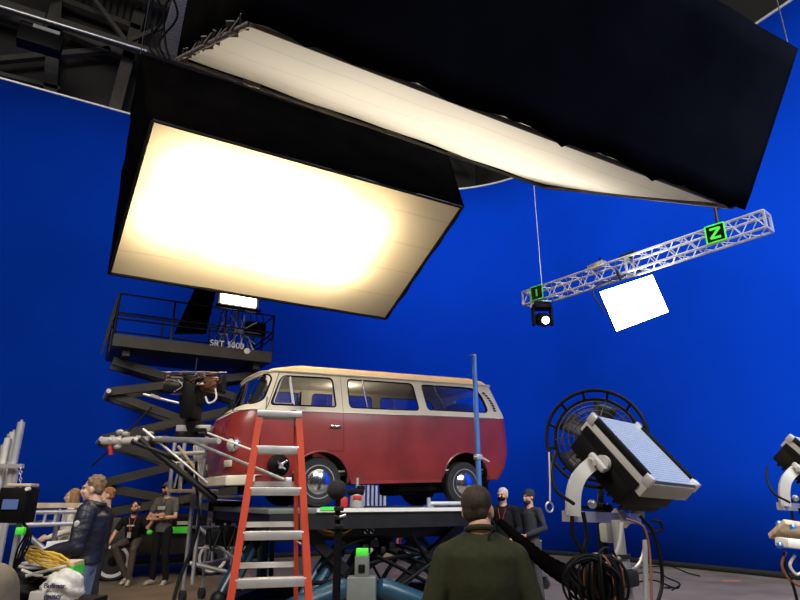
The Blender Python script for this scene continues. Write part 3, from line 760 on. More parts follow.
# ------------------------------------------------------------------ orange stepladders
def stepladder(name, label, loc, rz, H_, wt, wb, lean, rear, steps, first=None, group=None):
    r = thing(name, label, 'ladder', loc, rz=rz, group=group)
    def fx(z, s): t = z/H_; return s*((wb+(wt-wb)*t)/2)
    def fy(z): return lean*z/H_
    for s in (-1, 1):
        MB().bar((fx(0, s), 0, 0), (fx(H_, s), lean, H_), .05, .085, up=(0, 1, 0)).build('front_rail', 'orange', r)
        MB().bar((fx(0, s)*.93, lean+rear, 0), (fx(H_, s)*.93, lean+.06, H_-.02), .03, .05, up=(0, 1, 0)).build('rear_rail', 'orange', r)
        MB().box((fx(0, s), 0, .02), (.05, .1, .04)).build('foot', 'black', r)
        MB().box((fx(H_, s), lean, H_-.03), (.045, .1, .12), bevel=.005).build('top_bracket', 'steel', r)
    b = MB().box((0, lean+.05, H_-.005), (wt+.05, .22, .05), bevel=.01); b.build('top_cap', 'alu', r)
    for z in steps:
        MB().box((0, fy(z)+.01, z), ((fx(z, 1)-.01)*2, .10, .06), bevel=.006).build('step', 'alu', r)
    for z in steps[1:]:
        zz = z+.06; yy = lean+rear-(rear-.06)*zz/H_
        MB().box((0, yy, zz), (fx(zz, 1)*2*.93, .03, .04)).build('rear_brace', 'alupale', r)
    for s in (-1, 1):
        z = H_*.55; MB().bar((fx(z, s), fy(z), z), (fx(z, s)*.95, lean+rear-(rear-.06)*z/H_, z), .02, .006).build('spreader', 'steel', r)
    return r
lz = lambda py, y, : None
stepladder('stepladder', 'large orange fibreglass stepladder in front of the van nose', ST(-.865, 4.47, 0), -A+.27, 2.15, .30, .685, .36, .66, [2.17-.3048*k for k in range(1, 7)])
q = at_z(404, 572, 0)
stepladder('stepladder', 'small orange stepladder seen far off beneath the deck', at_z(407, 563, 0), -A-.15, 1.25, .35, .6, .2, .4, [.95, .62, .3])
#PART3
# ------------------------------------------------------------------ scissor lift far left
LY = 13.9
lb, rb = at_y(113, 561, LY), at_y(213, 553, LY)
lift = thing('scissor_lift', 'dark scissor lift with railed platform raised high behind the van', 'lift', ((lb.x+rb.x)/2, LY+.7, 0))
lc0 = Vector(lift.location)
def lr(p): return Vector(p)-lc0
def ly(px, py, y=LY): return at_y(px, py, y)-lc0
ctop = at_y(165, 517, LY).z
cxl, cxr = lb.x-.25, rb.x+.55
MB().box(lr(((cxl+cxr)/2, LY+.75, (ctop+.42)/2)), (cxr-cxl-.1, 1.0, ctop-.42), bevel=.03).build('chassis', 'liftgrey', lift)
MB().box(lr((lb.x+1.35, LY+.19, ctop-.12)), (1.9, .1, .34), bevel=.02).build('side_tray', 'black', lift)
MB().box(lr((at_y(179, 530, LY+.13).x, LY+.125, at_y(179, 530, LY+.13).z)), (.36, .02, .13)).build('green_tape', 'greengaff', lift)
MB().box(lr((at_y(184, 523, LY+.13).x, LY+.13, at_y(184, 523, LY+.13).z)), (.28, .02, .07)).build('placard', 'lightgrey', lift)
for x in (lb.x, rb.x):
    for y in (LY+.12, LY+1.36):
        c = lr((x, y, .36)); s_ = -1 if y < LY+.5 else 1
        tw = MB().lathe([(.29, -.12), (.34, -.13), (.36, -.09), (.36, .09), (.34, .13), (.29, .12)], c, (0, s_, 0), 36).build('wheel', 'rubber', lift)
        MB().lathe([(.295, .05), (.30, .135), (.25, .135), (.20, .05), (.1, .06)], c, (0, s_, 0), 30).build('rim', 'white', tw)
        MB().lathe([(.11, .04), (.10, .12), (.05, .13)], c, (0, s_, 0), 20).build('hub', 'black', tw)
        b = MB(); [b.cyl(c+Vector((.16*math.cos(k), s_*.06, .16*math.sin(k))), c+Vector((.16*math.cos(k), s_*.09, .16*math.sin(k))), .02, n=6) for k in [i*1.257 for i in range(5)]]; b.build('wheel_bolts', 'black', tw)
zj = [ctop+.03, at_y(103, 485, LY).z, at_y(104, 438, LY).z, at_y(106, 389, LY).z, at_y(125, 352, LY).z-.12]
xl = at_y(105, 420, LY).x; xr_ = at_y(264, 400, LY).x
xl0, xr0 = xl+.05, xr_
for k in range(4):
    for j, y in enumerate((LY+.35, LY+1.15)):
        dy = .07 if j == 0 else -.07
        MB().bar(lr((xl, y, zj[k])), lr((xr_, y, zj[k+1])), .17, .10, up=(0, 1, 0)).build('scissor_arm', 'liftgrey', lift)
        MB().bar(lr((xr_, y+dy*1.6, zj[k])), lr((xl, y+dy*1.6, zj[k+1])), .17, .10, up=(0, 1, 0)).build('scissor_arm', 'liftgrey', lift)
for k in range(1, 4):
    for x in (xl, xr_):
        MB().cyl(lr((x, LY+.22, zj[k])), lr((x, LY+1.28, zj[k])), .05).build('hinge_pin', 'alupale', lift)
    MB().cyl(lr(((xl+xr_)/2, LY+.25, (zj[k]+zj[k+1])/2)), lr(((xl+xr_)/2, LY+1.25, (zj[k]+zj[k+1])/2)), .05).build('centre_pin', 'liftgrey', lift)
MB().cyl(lr((xl+1.0, LY+.75, zj[0]+.1)), lr((xr_-.6, LY+.75, zj[2]-.1)), .09).build('lift_cylinder', 'black', lift)
# platform
zp = at_y(190, 352, LY-.15).z; px0 = at_y(112, 347, LY-.15).x; px1 = at_y(271, 362, LY-.15).x; PD0, PD1 = LY-.15, LY+1.55
MB().box(lr(((px0+px1)/2, (PD0+PD1)/2, zp)), (px1-px0, PD1-PD0, .09), bevel=.01).build('platform_deck', 'liftgrey', lift)
MB().box(lr(((px0+px1)/2, PD0-.02, zp+.08)), (px1-px0, .03, .26)).build('toe_board', 'liftgrey', lift)
MB().box(lr(((px0+px1)/2, PD1+.02, zp+.08)), (px1-px0, .03, .26)).build('toe_board', 'liftgrey', lift)
for x in (px0+.3, px1-.3): MB().box(lr((x, (PD0+PD1)/2, zp-.12)), (.15, PD1-PD0-.3, .16)).build('under_beam', 'liftgrey', lift)
rh = 1.12
def rail(p, q, name='rail'):
    b = MB()
    for z in (rh, rh*.62, rh*.5):
        b.cyl(lr((p[0], p[1], zp+z)), lr((q[0], q[1], zp+z)), .02, n=8)
    n = max(1, round(math.dist(p, q)/1.1))
    for i in range(n+1):
        x = p[0]+(q[0]-p[0])*i/n; y = p[1]+(q[1]-p[1])*i/n
        b.cyl(lr((x, y, zp)), lr((x, y, zp+rh)), .024, n=8)
    b.build('guard_rail', 'blackmetal', lift)
rail((px0, PD0), (px1, PD0)); rail((px1, PD0), (px1, PD1)); rail((px1, PD1), (px0, PD1)); rail((px0, PD1), (px0, PD0))
b = MB()
for i in range(5):
    y = PD0+(PD1-PD0)*i/4; b.bar(lr((px0-.12, y, zp+.1)), lr((px0-.02, y, zp+rh)), .03)
b.build('ladder_gate', 'blackmetal', lift)
text_mesh('lift_lettering', 'SRT 5000', .20, 'white', lift, ly(227, 346, PD0-.06)+Vector((0, 0, .03)), (R(90), 0, 0))
c = ly(247, 351, PD0-.05); MB().lathe([(.07, 0), (.07, .01)], c, (0, -1, 0), 20).build('round_sticker', 'white', lift)
# lamp carried on the lift
lp = at_y(238, 303, LY+.3)
lamp = thing('lift_lamp', 'glowing rectangular lamp on the raised lift platform', 'light', (lp.x, lp.y, zp+.05))
lz_ = lp.z-zp-.05
MB().box((0, .0, lz_+.12), (1.0, .22, .55), bevel=.03).build('housing', 'lightgrey', lamp)
MB().box((-.02, -.12, lz_+.12), (.86, .03, .42)).build('glowing_face', 'hot', lamp)
b = MB()
for s_ in (-1, 1):
    b.cyl((0, .05, lz_-.2), (s_*.55, -.15, .0), .02); b.cyl((s_*.2, .1, lz_-.25), (s_*.55, .5, .0), .02); b.cyl((s_*.45, 0, lz_), (s_*.1, 0, .25), .018)
b.cyl((0, .05, 0), (0, .05, lz_), .03); b.build('stand', 'alu', lamp)
b = MB()
for k in range(9):
    a = k*math.pi/4.5; b.cyl((.05, -.25, lz_*.45), (.05+.5*math.cos(a), -.25, lz_*.45+.42*math.sin(a)), .012, n=6)
b.build('fan_spokes', 'alu', lamp)
MB().box((.45, -.1, lz_*.55), (.5, .25, .35), bevel=.06).build('ballast', 'black', lamp)
MB().box((.0, -.1, lz_-.16), (1.1, .06, .05)).build('lower_bracket', 'blackmetal', lamp)
b = MB()
for k in range(7): b.tube(wob((-.6+.2*k, -.2, .05), (-.3+.15*k, -.1, lz_-.2), 6, .06, seed=k), .012, n=5)
b.build('cables', 'black', lamp)
# black flag hung on the lift
fl = [ly(197, 284, LY+.6), ly(217, 288, LY+.6), ly(206, 334, LY+.6), ly(174, 334, LY+.6)]
flg = thing('black_flag', 'black cloth flag hanging down to the lift platform', 'flag', lc0)
fo = MB().grid(quad_grid(fl[0], fl[1], fl[2], fl[3], 10, 10, .03, 2)).build('cloth', 'blackcloth', flg); solidify(fo, .01)
MB().cyl(fl[0]+Vector((-.05, 0, .02)), fl[1]+Vector((.05, 0, .02)), .02).build('top_rod', 'blackmetal', flg)

# ------------------------------------------------------------------ camera crane beside the van nose
FC = 8.75
def rel(root): o = Vector(root.location); return lambda px, py, f: at_f(px, py, f)-o
cr = thing('camera_crane', 'silver tube camera crane reaching across in front of the scissor lift', 'crane', at_z(195, 586, 0))
q = rel(cr)
MB().cyl(q(103, 441, 9.3), q(166, 440, 9.1), .058, n=16).build('main_tube', 'alupale', cr)
MB().cyl(q(150, 439, 9.1), q(219, 441, 8.25), .04, n=14).build('inner_tube', 'alu', cr)
for x in (112, 121, 138, 153, 166, 192): MB().cyl(q(x-1.5, 440.5, 9.28-(x-103)*.004), q(x+1.5, 440.5, 9.28-(x-103)*.004), .078, n=16).build('tube_clamp', 'alu' if x < 140 else 'blackmetal', cr)
for k, (x, y) in enumerate(((120, 432), (126, 434), (118, 447), (150, 434))): MB().ell(q(x, y, 9.2), (.06, .05, .04)).build('knob', 'lightgrey', cr)
t = MB().cyl(q(110, 446, 9.2), q(111, 455, 9.2), .035).build('tail_strap', 'redp', cr)
MB().cyl(q(143, 429, 9.0), q(208, 483, 9.0), .018).build('diagonal_tube', 'alu', cr)
MB().cyl(q(140, 439, 9.1), q(216, 500, 9.2), .05).build('diagonal_arm', 'blackmetal', cr)
MB().cyl(q(132, 441, 9.1), q(178, 459, 9.1), .04).build('diagonal_arm', 'blackmetal', cr)
MB().cyl(q(92, 466, 9.6), q(112, 448, 9.3), .015).build('tail_rod', 'blackmetal', cr)
MB().cyl(q(122, 438, 9.2), q(152, 407, 9.2), .015).build('tail_rod', 'blackmetal', cr)
MB().box(q(196, 429, 8.9), (.5, .25, .09), Euler((0, 0, -A)).to_matrix(), bevel=.01).build('mount_plate', 'lightgrey', cr)
MB().box(q(197, 430, 8.74), (.26, .03, .05), Euler((0, 0, -A)).to_matrix()).build('plate_slot', 'black', cr)
b = MB(); b.cyl(q(192, 420, 8.8), q(192, 440, 8.9), .09, n=14); b.ell(q(183, 434, 8.9), (.12, .12, .13)); b.build('pan_head', 'blackmetal', cr)
cm = thing('film_camera', 'black film camera bristling with cables in front of the windscreen', 'camera', at_f(190, 421, FC), rz=-A)
zt = (at_f(190, 375, FC).z-cm.location.z)
MB().box((0, 0, zt*.48), (.19, .42, zt*.92), bevel=.03).build('body', 'black', cm)
MB().box((-.02, .05, zt*.55), (.30, .30, .30), bevel=.04).build('magazine', 'black', cm)
MB().cyl((-.42, 0, zt*.78), (-.18, 0, zt*.74), .09, n=20).build('focus_motor', 'blackmetal', cm)
l_ = MB().lathe([(.06, 0), (.095, .03), (.095, .16), (.11, .2), (.11, .27)], (.10, -.02, zt*.78), (1, 0, -.05), 24).build('lens', 'copper', cm)
MB().box((.42, -.02, zt*.78), (.08, .22, .24), bevel=.02).build('matte_box', 'black', cm)
MB().box((.02, 0, zt+.0), (.62, .1, .025), bevel=.005).build('top_plate', 'blackmetal', cm)
b = MB()
for x0, x1, z in ((-.45, .5, zt+.02), (-.38, .42, zt-.06)): b.cyl((x0, -.12, z), (x1, -.12, z-.01), .010, n=6)
b.cyl((0, 0, zt), (0, 0, zt+.25), .008, n=6); b.build('rods', 'chrome', cm)
rnd = random.Random(12)
for k in range(16):
    MB().box((rnd.uniform(-.36, .42), rnd.uniform(-.15, .1), zt*rnd.uniform(.7, 1.04)), (rnd.uniform(.04, .12), .07, rnd.uniform(.02, .07)), bevel=.006).build('accessory', rnd.choice(['black', 'blackmetal', 'alupale', 'steel', 'copper']), cm)
for k in range(16):
    p = Vector((rnd.uniform(-.38, .44), rnd.uniform(-.22, -.05), zt*rnd.uniform(.8, 1.06))); e = Vector((rnd.uniform(-.3, .45), rnd.uniform(-.22, 0), zt*rnd.uniform(.5, .9)))
    MB().tube(spline([p, (p+e)/2+Vector((rnd.uniform(-.12, .12), -.04, rnd.uniform(-.12, .06))), e], 8), .007, n=5).build('cable', rnd.choice(['black', 'black', 'black', 'alupale', 'copper']), cm)
MB().cyl((-.68, -.1, zt*.55), (-.15, -.1, zt*.36), .018).build('side_rod', 'alu', cm)
MB().box((-.5, -.1, zt*.50), (.14, .06, .04), Euler((0, .33, 0)).to_matrix()).build('rod_clamp', 'lightgrey', cm)
MB().tube(spline([(.35, -.1, zt*.7), (.38, -.12, zt*.45), (.28, -.12, zt*.36), (.22, -.1, zt*.5)], 8), .014).build('coiled_cable', 'white', cm)
# diagonal brace rods to the van nose
t = thing('brace_rod', 'long grey rod slanting from the crane down across the van nose', 'rod', at_z(195, 586, 0)); q = rel(t)
MB().cyl(q(193, 442, 8.5), q(289, 482, 7.35), .022).build('tube', 'steel', t); MB().box(q(288, 481, 7.3), (.08, .06, .08), bevel=.01).build('clamp', 'alu', t)
t = thing('brace_rod', 'thin pale rod slanting above the grey rod across the van nose', 'rod', at_z(195, 586, 0)); q = rel(t)
MB().cyl(q(208, 433, 8.5), q(254, 451, 7.6), .014).build('tube', 'white', t)

# ------------------------------------------------------------------ scaffold cart under the camera
sc = thing('scaffold_cart', 'silver pipe scaffold cart on casters under the film camera', 'cart', at_z(200, 583, 0)); q = rel(sc)
W0 = Vector(sc.location)
def leg(px0, py0, px1, f, caster=False, r=.032, m='alu'):
    top_ = at_f(px0, py0, f); p = Vector((top_.x, top_.y, .17 if caster else px1)); s = MB().cyl(p-W0, top_-W0, r, n=12).build('leg', m, sc)
    if caster:
        c = Vector((p.x, p.y, .085))-W0
        MB().lathe([(.04, -.03), (.085, -.03), (.085, .03), (.04, .03)], c, (1, .3, 0), 20).build('caster_wheel', 'rubber', s)
        MB().box(c+Vector((0, 0, .07)), (.05, .05, .08)).build('caster_fork', 'steel', s)
for args in ((175, 441, 1.55, 10.1), (185, 441, 1.6, 10.0), (207, 436, .3, 9.9), (199, 441, .5, 10.5)): leg(*args)
leg(193, 494, 0, 10.3, True, .028, 'steel'); leg(211, 494, 0, 10.6, True, .024, 'steel'); leg(245, 500, 0, 11.4, True, .024, 'steel'); leg(236, 505, 0, 10.4, True, .024, 'steel')
b = MB()
for k in range(5): b.cyl(q(194+2.3*k, 443, 10.0), q(195+2.2*k, 488, 10.0), .016, n=6)
b.build('hanging_rods', 'alupale', sc)
for (a_x, a_y, c_x, c_y, f0, f1, r, m) in ((170, 454, 206, 453, 9.9, 9.8, .035, 'alu'), (168, 463, 206, 462, 10, 10, .02, 'alu'), (178, 446, 208, 486, 9.8, 9.8, .022, 'wood'), (190, 563, 236, 574, 10.3, 10.4, .035, 'steel'),
        (197, 525, 236, 560, 10.4, 10.4, .035, 'steel'), (193, 527, 246, 527, 10.3, 11.2, .02, 'steel'), (192, 566, 246, 555, 10.3, 11.3, .025, 'steel'), (211, 540, 246, 540, 10.6, 11.3, .016, 'steel'), (212, 500, 246, 502, 10.6, 11.3, .02, 'alu'), (208, 519, 236, 519, 10.4, 10.4, .018, 'alupale')):
    MB().cyl(q(a_x, a_y, f0), q(c_x, c_y, f1), r).build('tube', m, sc)
for (a_x, a_y, c_x, c_y, f0, f1, r, m) in ((212, 505, 212, 562, 10.5, 10.5, .02, 'alu'), (225, 500, 225, 560, 10.9, 10.9, .018, 'alu'), (192, 548, 236, 548, 10.4, 10.6, .016, 'alu'), (218, 502, 208, 560, 10.7, 10.7, .012, 'alupale'), (230, 528, 246, 500, 10.8, 10.8, .014, 'steel'), (186, 441, 174, 488, 10.1, 10.1, .016, 'alu')):
    MB().cyl(q(a_x, a_y, f0), q(c_x, c_y, f1), r).build('tube', m, sc)
MB().box(q(193, 491, 10.1), (.66, .5, .05), Euler((0, 0, -A)).to_matrix(), bevel=.01).build('shelf', 'wood', sc)
MB().box(q(222, 497, 10.4), (.7, .5, .04), Euler((0, 0, -A)).to_matrix(), bevel=.01).build('shelf', 'lightgrey', sc)
MB().box(q(228, 506, 10.0), (.55, .3, .16), Euler((0, 0, -A)).to_matrix(), bevel=.03).build('tool_tray', 'black', sc)
t = thing('black_cable', 'long black cable curving down from the scaffold to the floor', 'cable', at_z(172, 605, 0)); q = rel(t)
MB().tube(spline([q(196, 462, 9.6), q(197, 495, 9.4), q(199, 520, 9.0), q(192, 548, 8.2), q(180, 578, 7.2), q(172, 606, 6.4)], 8), .022).build('cable', 'black', t)
# dark gear under the van nose
t = thing('equipment_case', 'dark gear hanging under the van nose beside the ladder', 'equipment', (2.45, 9.0, DZ-.36))
for k in range(4): MB().box((-.35+.2*k, .1*(k % 2), -.02), (.15, .3, .22+.05*(k % 2)), bevel=.02).build('box', 'black', t)
for k in range(4):
    MB().tube(spline([(-.45+.2*k, -.15, .05), (-.4+.2*k, -.2, -.18), (-.3+.2*k, -.15, .05)], 6), .016).build('cable', 'black', t)

# striped white tubes standing behind
tr_ = at_y(373, 520, 15.6); tz_ = at_y(373, 484, 15.6).z
t = thing('tube_rack', 'row of upright white tubes seen in the gap below the van', 'rack', (tr_.x, 15.6, 0)); q0 = Vector(t.location)
for k in range(7):
    MB().cyl((-.42+.14*k, .02*k, .1), (-.42+.14*k, .02*k, tz_-.01*k), .038).build('tube', 'alupale' if k % 2 else 'white', t)
MB().box((0, .05, .08), (1.1, .3, .1), bevel=.01).build('base', 'wood', t)

# ------------------------------------------------------------------ microphone ball on a stand
mp = at_f(337, 490, 4.6)
t = thing('microphone_stand', 'black foam ball on a black pole right of the ladder', 'stand', (mp.x, mp.y, 0))
o = MB().ell((0, 0, mp.z), .072, n=24).build('foam_ball', 'dark', t)
MB().cyl((.02, 0, .45), (.01, 0, mp.z-.05), .020).build('pole', 'black', t); MB().cyl((.02, 0, .3), (.02, 0, 1.32), .028).build('lower_pole', 'black', t)
for k in range(3):
    a = k*2.09+.3; MB().cyl((.02, 0, .45), (.02+.35*math.cos(a), .35*math.sin(a), .015), .014).build('leg', 'black', t)
for z in (mp.z-.13, mp.z-.19, mp.z-.25): MB().box((.01, -.02, z), (.06, .05, .03), bevel=.006).build('fitting', 'blackmetal', t)
MB().cyl((.0, -.03, mp.z-.19), (.05, -.06, mp.z-.17), .01).build('knob', 'alu', t)

# ------------------------------------------------------------------ panel light on its stand, right
def facemat():
    m = bpy.data.materials.new('lens_grid'); m.use_nodes = True; nt = m.node_tree; n = nt.nodes; L_ = nt.links; bs_ = n['Principled BSDF']
    bs_.inputs['Roughness'].default_value = .35
    tc = n.new('ShaderNodeTexCoord'); ck = n.new('ShaderNodeTexBrick'); ck.inputs['Scale'].default_value = 1; ck.inputs['Brick Width'].default_value = .03; ck.inputs['Row Height'].default_value = .022
    ck.inputs['Mortar Size'].default_value = .0028; ck.inputs['Color1'].default_value = (.36, .44, .56, 1); ck.inputs['Color2'].default_value = (.44, .52, .64, 1); ck.inputs['Mortar'].default_value = (.15, .19, .27, 1)
    L_.new(tc.outputs['Object'], ck.inputs['Vector']); L_.new(ck.outputs[0], bs_.inputs['Base Color']); return m
M['face'] = facemat()
xa = Vector((.9865, .1586, -.0404)).normalized(); za0 = Vector((.1455, -.7361, .6610)); za = (za0-xa*za0.dot(xa)).normalized(); ya = za.cross(xa)
PMx = Matrix((xa, ya, za)).transposed(); PPOS = Vector((3.693, 2.998, 1.841))
mastp = at_f(617, 520, 4.28)
pl = thing('panel_light', 'unlit square panel light tilted up on a silver stand', 'light', (mastp.x, mastp.y, 0))
o0 = Vector(pl.location); pr_ = PPOS-o0
def pk(b_, name, m, parent=pl):
    o = b_.build(name, m, parent); o.location = pr_; o.rotation_euler = PMx.to_euler(); return o
PW_, PH_ = .609, .65
pk(MB().box((0, 0, -.02), (PW_-.07, PH_-.03, .04)), 'lens_panel', 'face')
pk(MB().box((0, 0, -.085), (PW_-.01, PH_-.01, .12), bevel=.006), 'front_frame', 'lightgrey')
pk(MB().box((-.0, .02, -.22), (PW_+.012, PH_-.10, .17), bevel=.02), 'housing', 'black')
for k in range(9): pk(MB().box((0, -.24+.06*k, -.32), (PW_-.14, .012, .06)), 'cooling_fin', 'black')
for s_ in (-1, 1):
    pk(MB().box((s_*(PW_/2-.012), 0, -.005), (.035, PH_-.10, .05), bevel=.006), 'side_rail', 'black')
    pk(MB().box((s_*(PW_/2+.004), .01, -.115), (.02, PH_-.10, .065)), 'side_slot', 'black')
    for t_ in (-1, 1):
        pk(MB().box((s_*(PW_/2-.012), t_*(PH_/2-.035), -.02), (.038, .065, .075), bevel=.004), 'corner_bracket', 'alu')
def pw(x, y, z): return pr_+PMx @ Vector((x, y, z))
pv = pw(-PW_/2-.03, .0, -.17)
MB().cyl(pv-xa*.02, pv+xa*.03, .055, n=24).build('pivot', 'lightgrey', pl)
kn = MB().box(pv-xa*.06, (.05, .16, .05), PMx, bevel=.015).build('pivot_handle', 'lightgrey', pl)
ff = 4.12
q = rel(pl)
fa = pv+o0; fpv = fa.x*sA+fa.y*cA
ypts = spline([pv-xa*.045, q(592, 464, fpv), q(579, 477, fpv-.02), q(573.5, 494, fpv-.03), q(573, 516, fpv-.03)], 6)
for side, off in ((-1, Vector()), (1, xa*(PW_+.17))):
    b = MB(); rr_ = []
    for i, p in enumerate(ypts):
        p = p+off; t_ = (ypts[min(i+1, len(ypts)-1)]-ypts[max(i-1, 0)]).normalized(); w_ = Vector((cA, -sA, 0)); nn = t_.cross(w_).normalized(); ww = nn.cross(t_).normalized()
        rr_.append([p+ww*.048+nn*.02, p-ww*.048+nn*.02, p-ww*.048-nn*.02, p+ww*.048-nn*.02, p+ww*.048+nn*.02])
    b.grid(rr_); b.build('yoke_arm', 'lightgrey', pl)
ybase = ypts[-1]
MB().bar(ybase-Vector((cA, -sA, 0))*.05, ybase+xa*(PW_+.17)+Vector((0, 0, -.0)), .06, .07).build('yoke_base', 'alu', pl)
MB().bar(ybase+Vector((0, .06, .06)), ybase+xa*.5+Vector((0, .06, .06)), .02).build('brace', 'black', pl)
MB().ell(ybase+xa*.23+Vector((0, 0, .085)), .032).build('ball_knob', 'alu', pl)
MB().box(ybase+xa*.56, (.10, .12, .08), PMx, bevel=.01).build('receiver', 'alupale', pl)
MB().cyl((0, 0, .25), (0, 0, mastp.z), .038, n=20).build('mast', 'steel', pl); MB().cyl((0, 0, .1), (0, 0, 1.15), .052, n=20).build('lower_mast', 'steel', pl)
for z in (1.15, .98, .80): MB().cyl((0, 0, z-.012), (0, 0, z+.012), .064, n=20).build('collar', 'blackmetal', pl)
for z in (1.14, .97): MB().cyl((-.05, -.03, z), (-.13, -.06, z), .012).build('lock_knob', 'alu', pl)
for k in range(3):
    a = k*2.094+.9; MB().cyl((0, 0, .55), (.55*math.cos(a), .55*math.sin(a), .03), .022).build('leg', 'steel', pl)
    MB().ell((.55*math.cos(a), .55*math.sin(a), .03), .03).build('foot', 'black', pl)
for nm, P_, r_, m_ in (('power_cable', [(640, 516, 4.2), (652, 530, 4.2), (660, 556, 4.2), (662, 585, 4.2), (655, 610, 4.1)], .012, 'black'), ('power_cable', [(627, 519, 4.15), (640, 524, 4.15), (646, 532, 4.15), (650, 556, 4.15), (652, 606, 4.1)], .008, 'copper'),
        ('power_cable', [(622, 522, 4.1), (619, 545, 4.1), (612, 560, 4.1), (600, 567, 4.0)], .012, 'lightgrey'),
        ('power_cable', [(572, 516, 4.0), (573, 535, 4.0), (582, 552, 4.0), (590, 566, 4.0)], .013, 'black'), ('power_cable', [(583, 512, 4.0), (587, 535, 4.0), (584, 550, 4.0), (583, 566, 4.0)], .013, 'black'),
        ('power_cable', [(646, 540, 4.3), (640, 562, 4.3), (625, 578, 4.3), (624, 604, 4.2)], .010, 'alupale'), ('power_cable', [(652, 520, 4.3), (660, 522, 4.3), (661, 530, 4.3), (645, 533, 4.3)], .010, 'black'),
        ('power_cable', [(556, 452, 4.4), (552, 470, 4.3), (556, 490, 4.2), (574, 504, 4.1)], .012, 'black')):
    MB().tube(spline([q(*a) for a in P_], 8), r_).build(nm, m_, pl)
MB().box(q(630, 578, 4.2), (.1, .08, .1), bevel=.02).build('junction', 'blackmetal', pl)
MB().cyl(q(645, 540, 4.2), q(646, 600, 4.2), .016).build('side_tube', 'alu', pl)
# coil of cable hung on the stand
cl = thing('cable_coil', 'big coil of black cable hanging on the panel light stand', 'cable', at_f(600, 585, 3.95)); q = rel(cl); rnd = random.Random(5)
for k in range(20):
    c = q(600+rnd.uniform(-11, 11), 584+rnd.uniform(-5, 5), 3.95); rx_ = .10+rnd.uniform(-.03, .05); rz_ = .15+rnd.uniform(-.02, .04); an = rnd.uniform(-.9, .9)
    pts = [c+Vector((rx_*math.cos(t)*math.cos(an)*cA, rx_*math.cos(t)*math.sin(an)-.3*rx_*math.cos(t), rz_*math.sin(t)+.01*math.sin(3*t))) for t in [i*2*math.pi/26 for i in range(26)]]
    MB().tube(pts, .0085, n=6, closed=True).build('loop', 'copper' if k % 9 == 2 else 'black', cl)
for (dx_, dy_) in ((-10, -8), (-4, -14)):
    MB().tube(spline([q(590+dx_, 590, 3.9), q(572+dx_/2, 574+dy_/2, 3.9), q(590, 562+dy_/2, 3.9), q(612, 572, 3.9), q(616, 596, 3.9)], 8), .010).build('loop', 'black', cl)
# fan behind the panel
fc = at_f(596, 437, 4.85)
fan = thing('studio_fan', 'round black caged fan on a black stand behind the panel light', 'fan', (fc.x, fc.y, 0)); fz = fc.z
fx_ = (C0-fc).normalized(); fx_ = (fx_+Vector((-.1, 0, .25))).normalized(); fcc = Vector((0, 0, fz))
MB().ring(fcc, fx_, .385, .015, 56).build('outer_ring', 'black', fan)
MB().ring(fcc-fx_*.06, fx_, .325, .014, 56).build('cage_ring', 'black', fan)
qf = fx_.to_track_quat('Z', 'Y')
for k in range(12):
    a = k*math.pi/6+.2; v = qf @ Vector((math.cos(a), math.sin(a), 0)); MB().cyl(fcc-fx_*.06+v*.33, fcc+v*.385, .011, n=6).build('spacer', 'black', fan)
b = MB()
for r_, z_ in ((.30, .03), (.255, .06), (.21, .08), (.165, .095), (.12, .105)): b.ring(fcc-fx_*.06+fx_*z_, fx_, r_, .0045, 40, 5)
for k in range(10):
    a = k*math.pi/5; v = qf @ Vector((math.cos(a), math.sin(a), 0))
    b.tube([fcc-fx_*.06+fx_*(.11*(1-(t/5)**2))+v*(.08+.255*t/5) for t in range(6)], .004, n=5)
b.build('wire_guard', 'blackmetal', fan)
b = MB()
for r_ in (.30, .22, .14): b.ring(fcc-fx_*.24, fx_, r_, .005, 40, 5)
for k in range(12):
    a = k*math.pi/6; v = qf @ Vector((math.cos(a), math.sin(a), 0)); b.tube([fcc-fx_*.06+v*.335, fcc-fx_*.15+v*.335, fcc-fx_*.24+v*.30, fcc-fx_*.25+v*.08], .005, n=5)
b.build('rear_guard', 'blackmetal', fan)
for k in range(5):
    a = k*2*math.pi/5; u = qf @ Vector((math.cos(a), math.sin(a), 0)); v = qf @ Vector((-math.sin(a), math.cos(a), 0)); c0 = fcc-fx_*.12
    o = MB().grid([[c0+u*r_+v*(s_*.03*(1+2.2*r_/.3))+fx_*(s_*.03) for s_ in (-1, -.3, .3, 1)] for r_ in (.05, .12, .2, .27, .305)]).build('blade', 'blackmetal', fan); solidify(o, .004)
MB().cyl(fcc-fx_*.06, fcc-fx_*.28, .075, n=20).build('motor', 'black', fan)
bs0 = Vector((-.04, .0, 0))
MB().tube(spline([fcc-fx_*.2, fcc-fx_*.22+Vector((0, 0, -.25)), bs0+Vector((0, 0, fz-.55))], 6), .025).build('neck', 'black', fan)
MB().cyl(bs0+Vector((0, 0, .1)), bs0+Vector((0, 0, fz-.5)), .035, n=16).build('pole', 'black', fan)
MB().box(bs0+Vector((0, -.05, 1.27)), (.09, .08, .14), bevel=.02).build('motor_box', 'lightgrey', fan); MB().box(bs0+Vector((0, -.04, 1.42)), (.12, .1, .12), bevel=.03).build('gear_box', 'black', fan)
for k in range(3):
    a = k*2.094; MB().cyl(bs0+Vector((0, 0, .4)), bs0+Vector((.45*math.cos(a), .45*math.sin(a), .02)), .02).build('leg', 'black', fan)
q = rel(fan)
MB().tube([q(549, 452, 4.7), q(550, 480, 4.7), q(550, 501, 4.7)], .006).build('safety_cord', 'alupale', fan)
MB().ring(q(549.5, 507, 4.7), (0, -1, 0), .035, .007, 20, 6).build('hook', 'alu', fan)
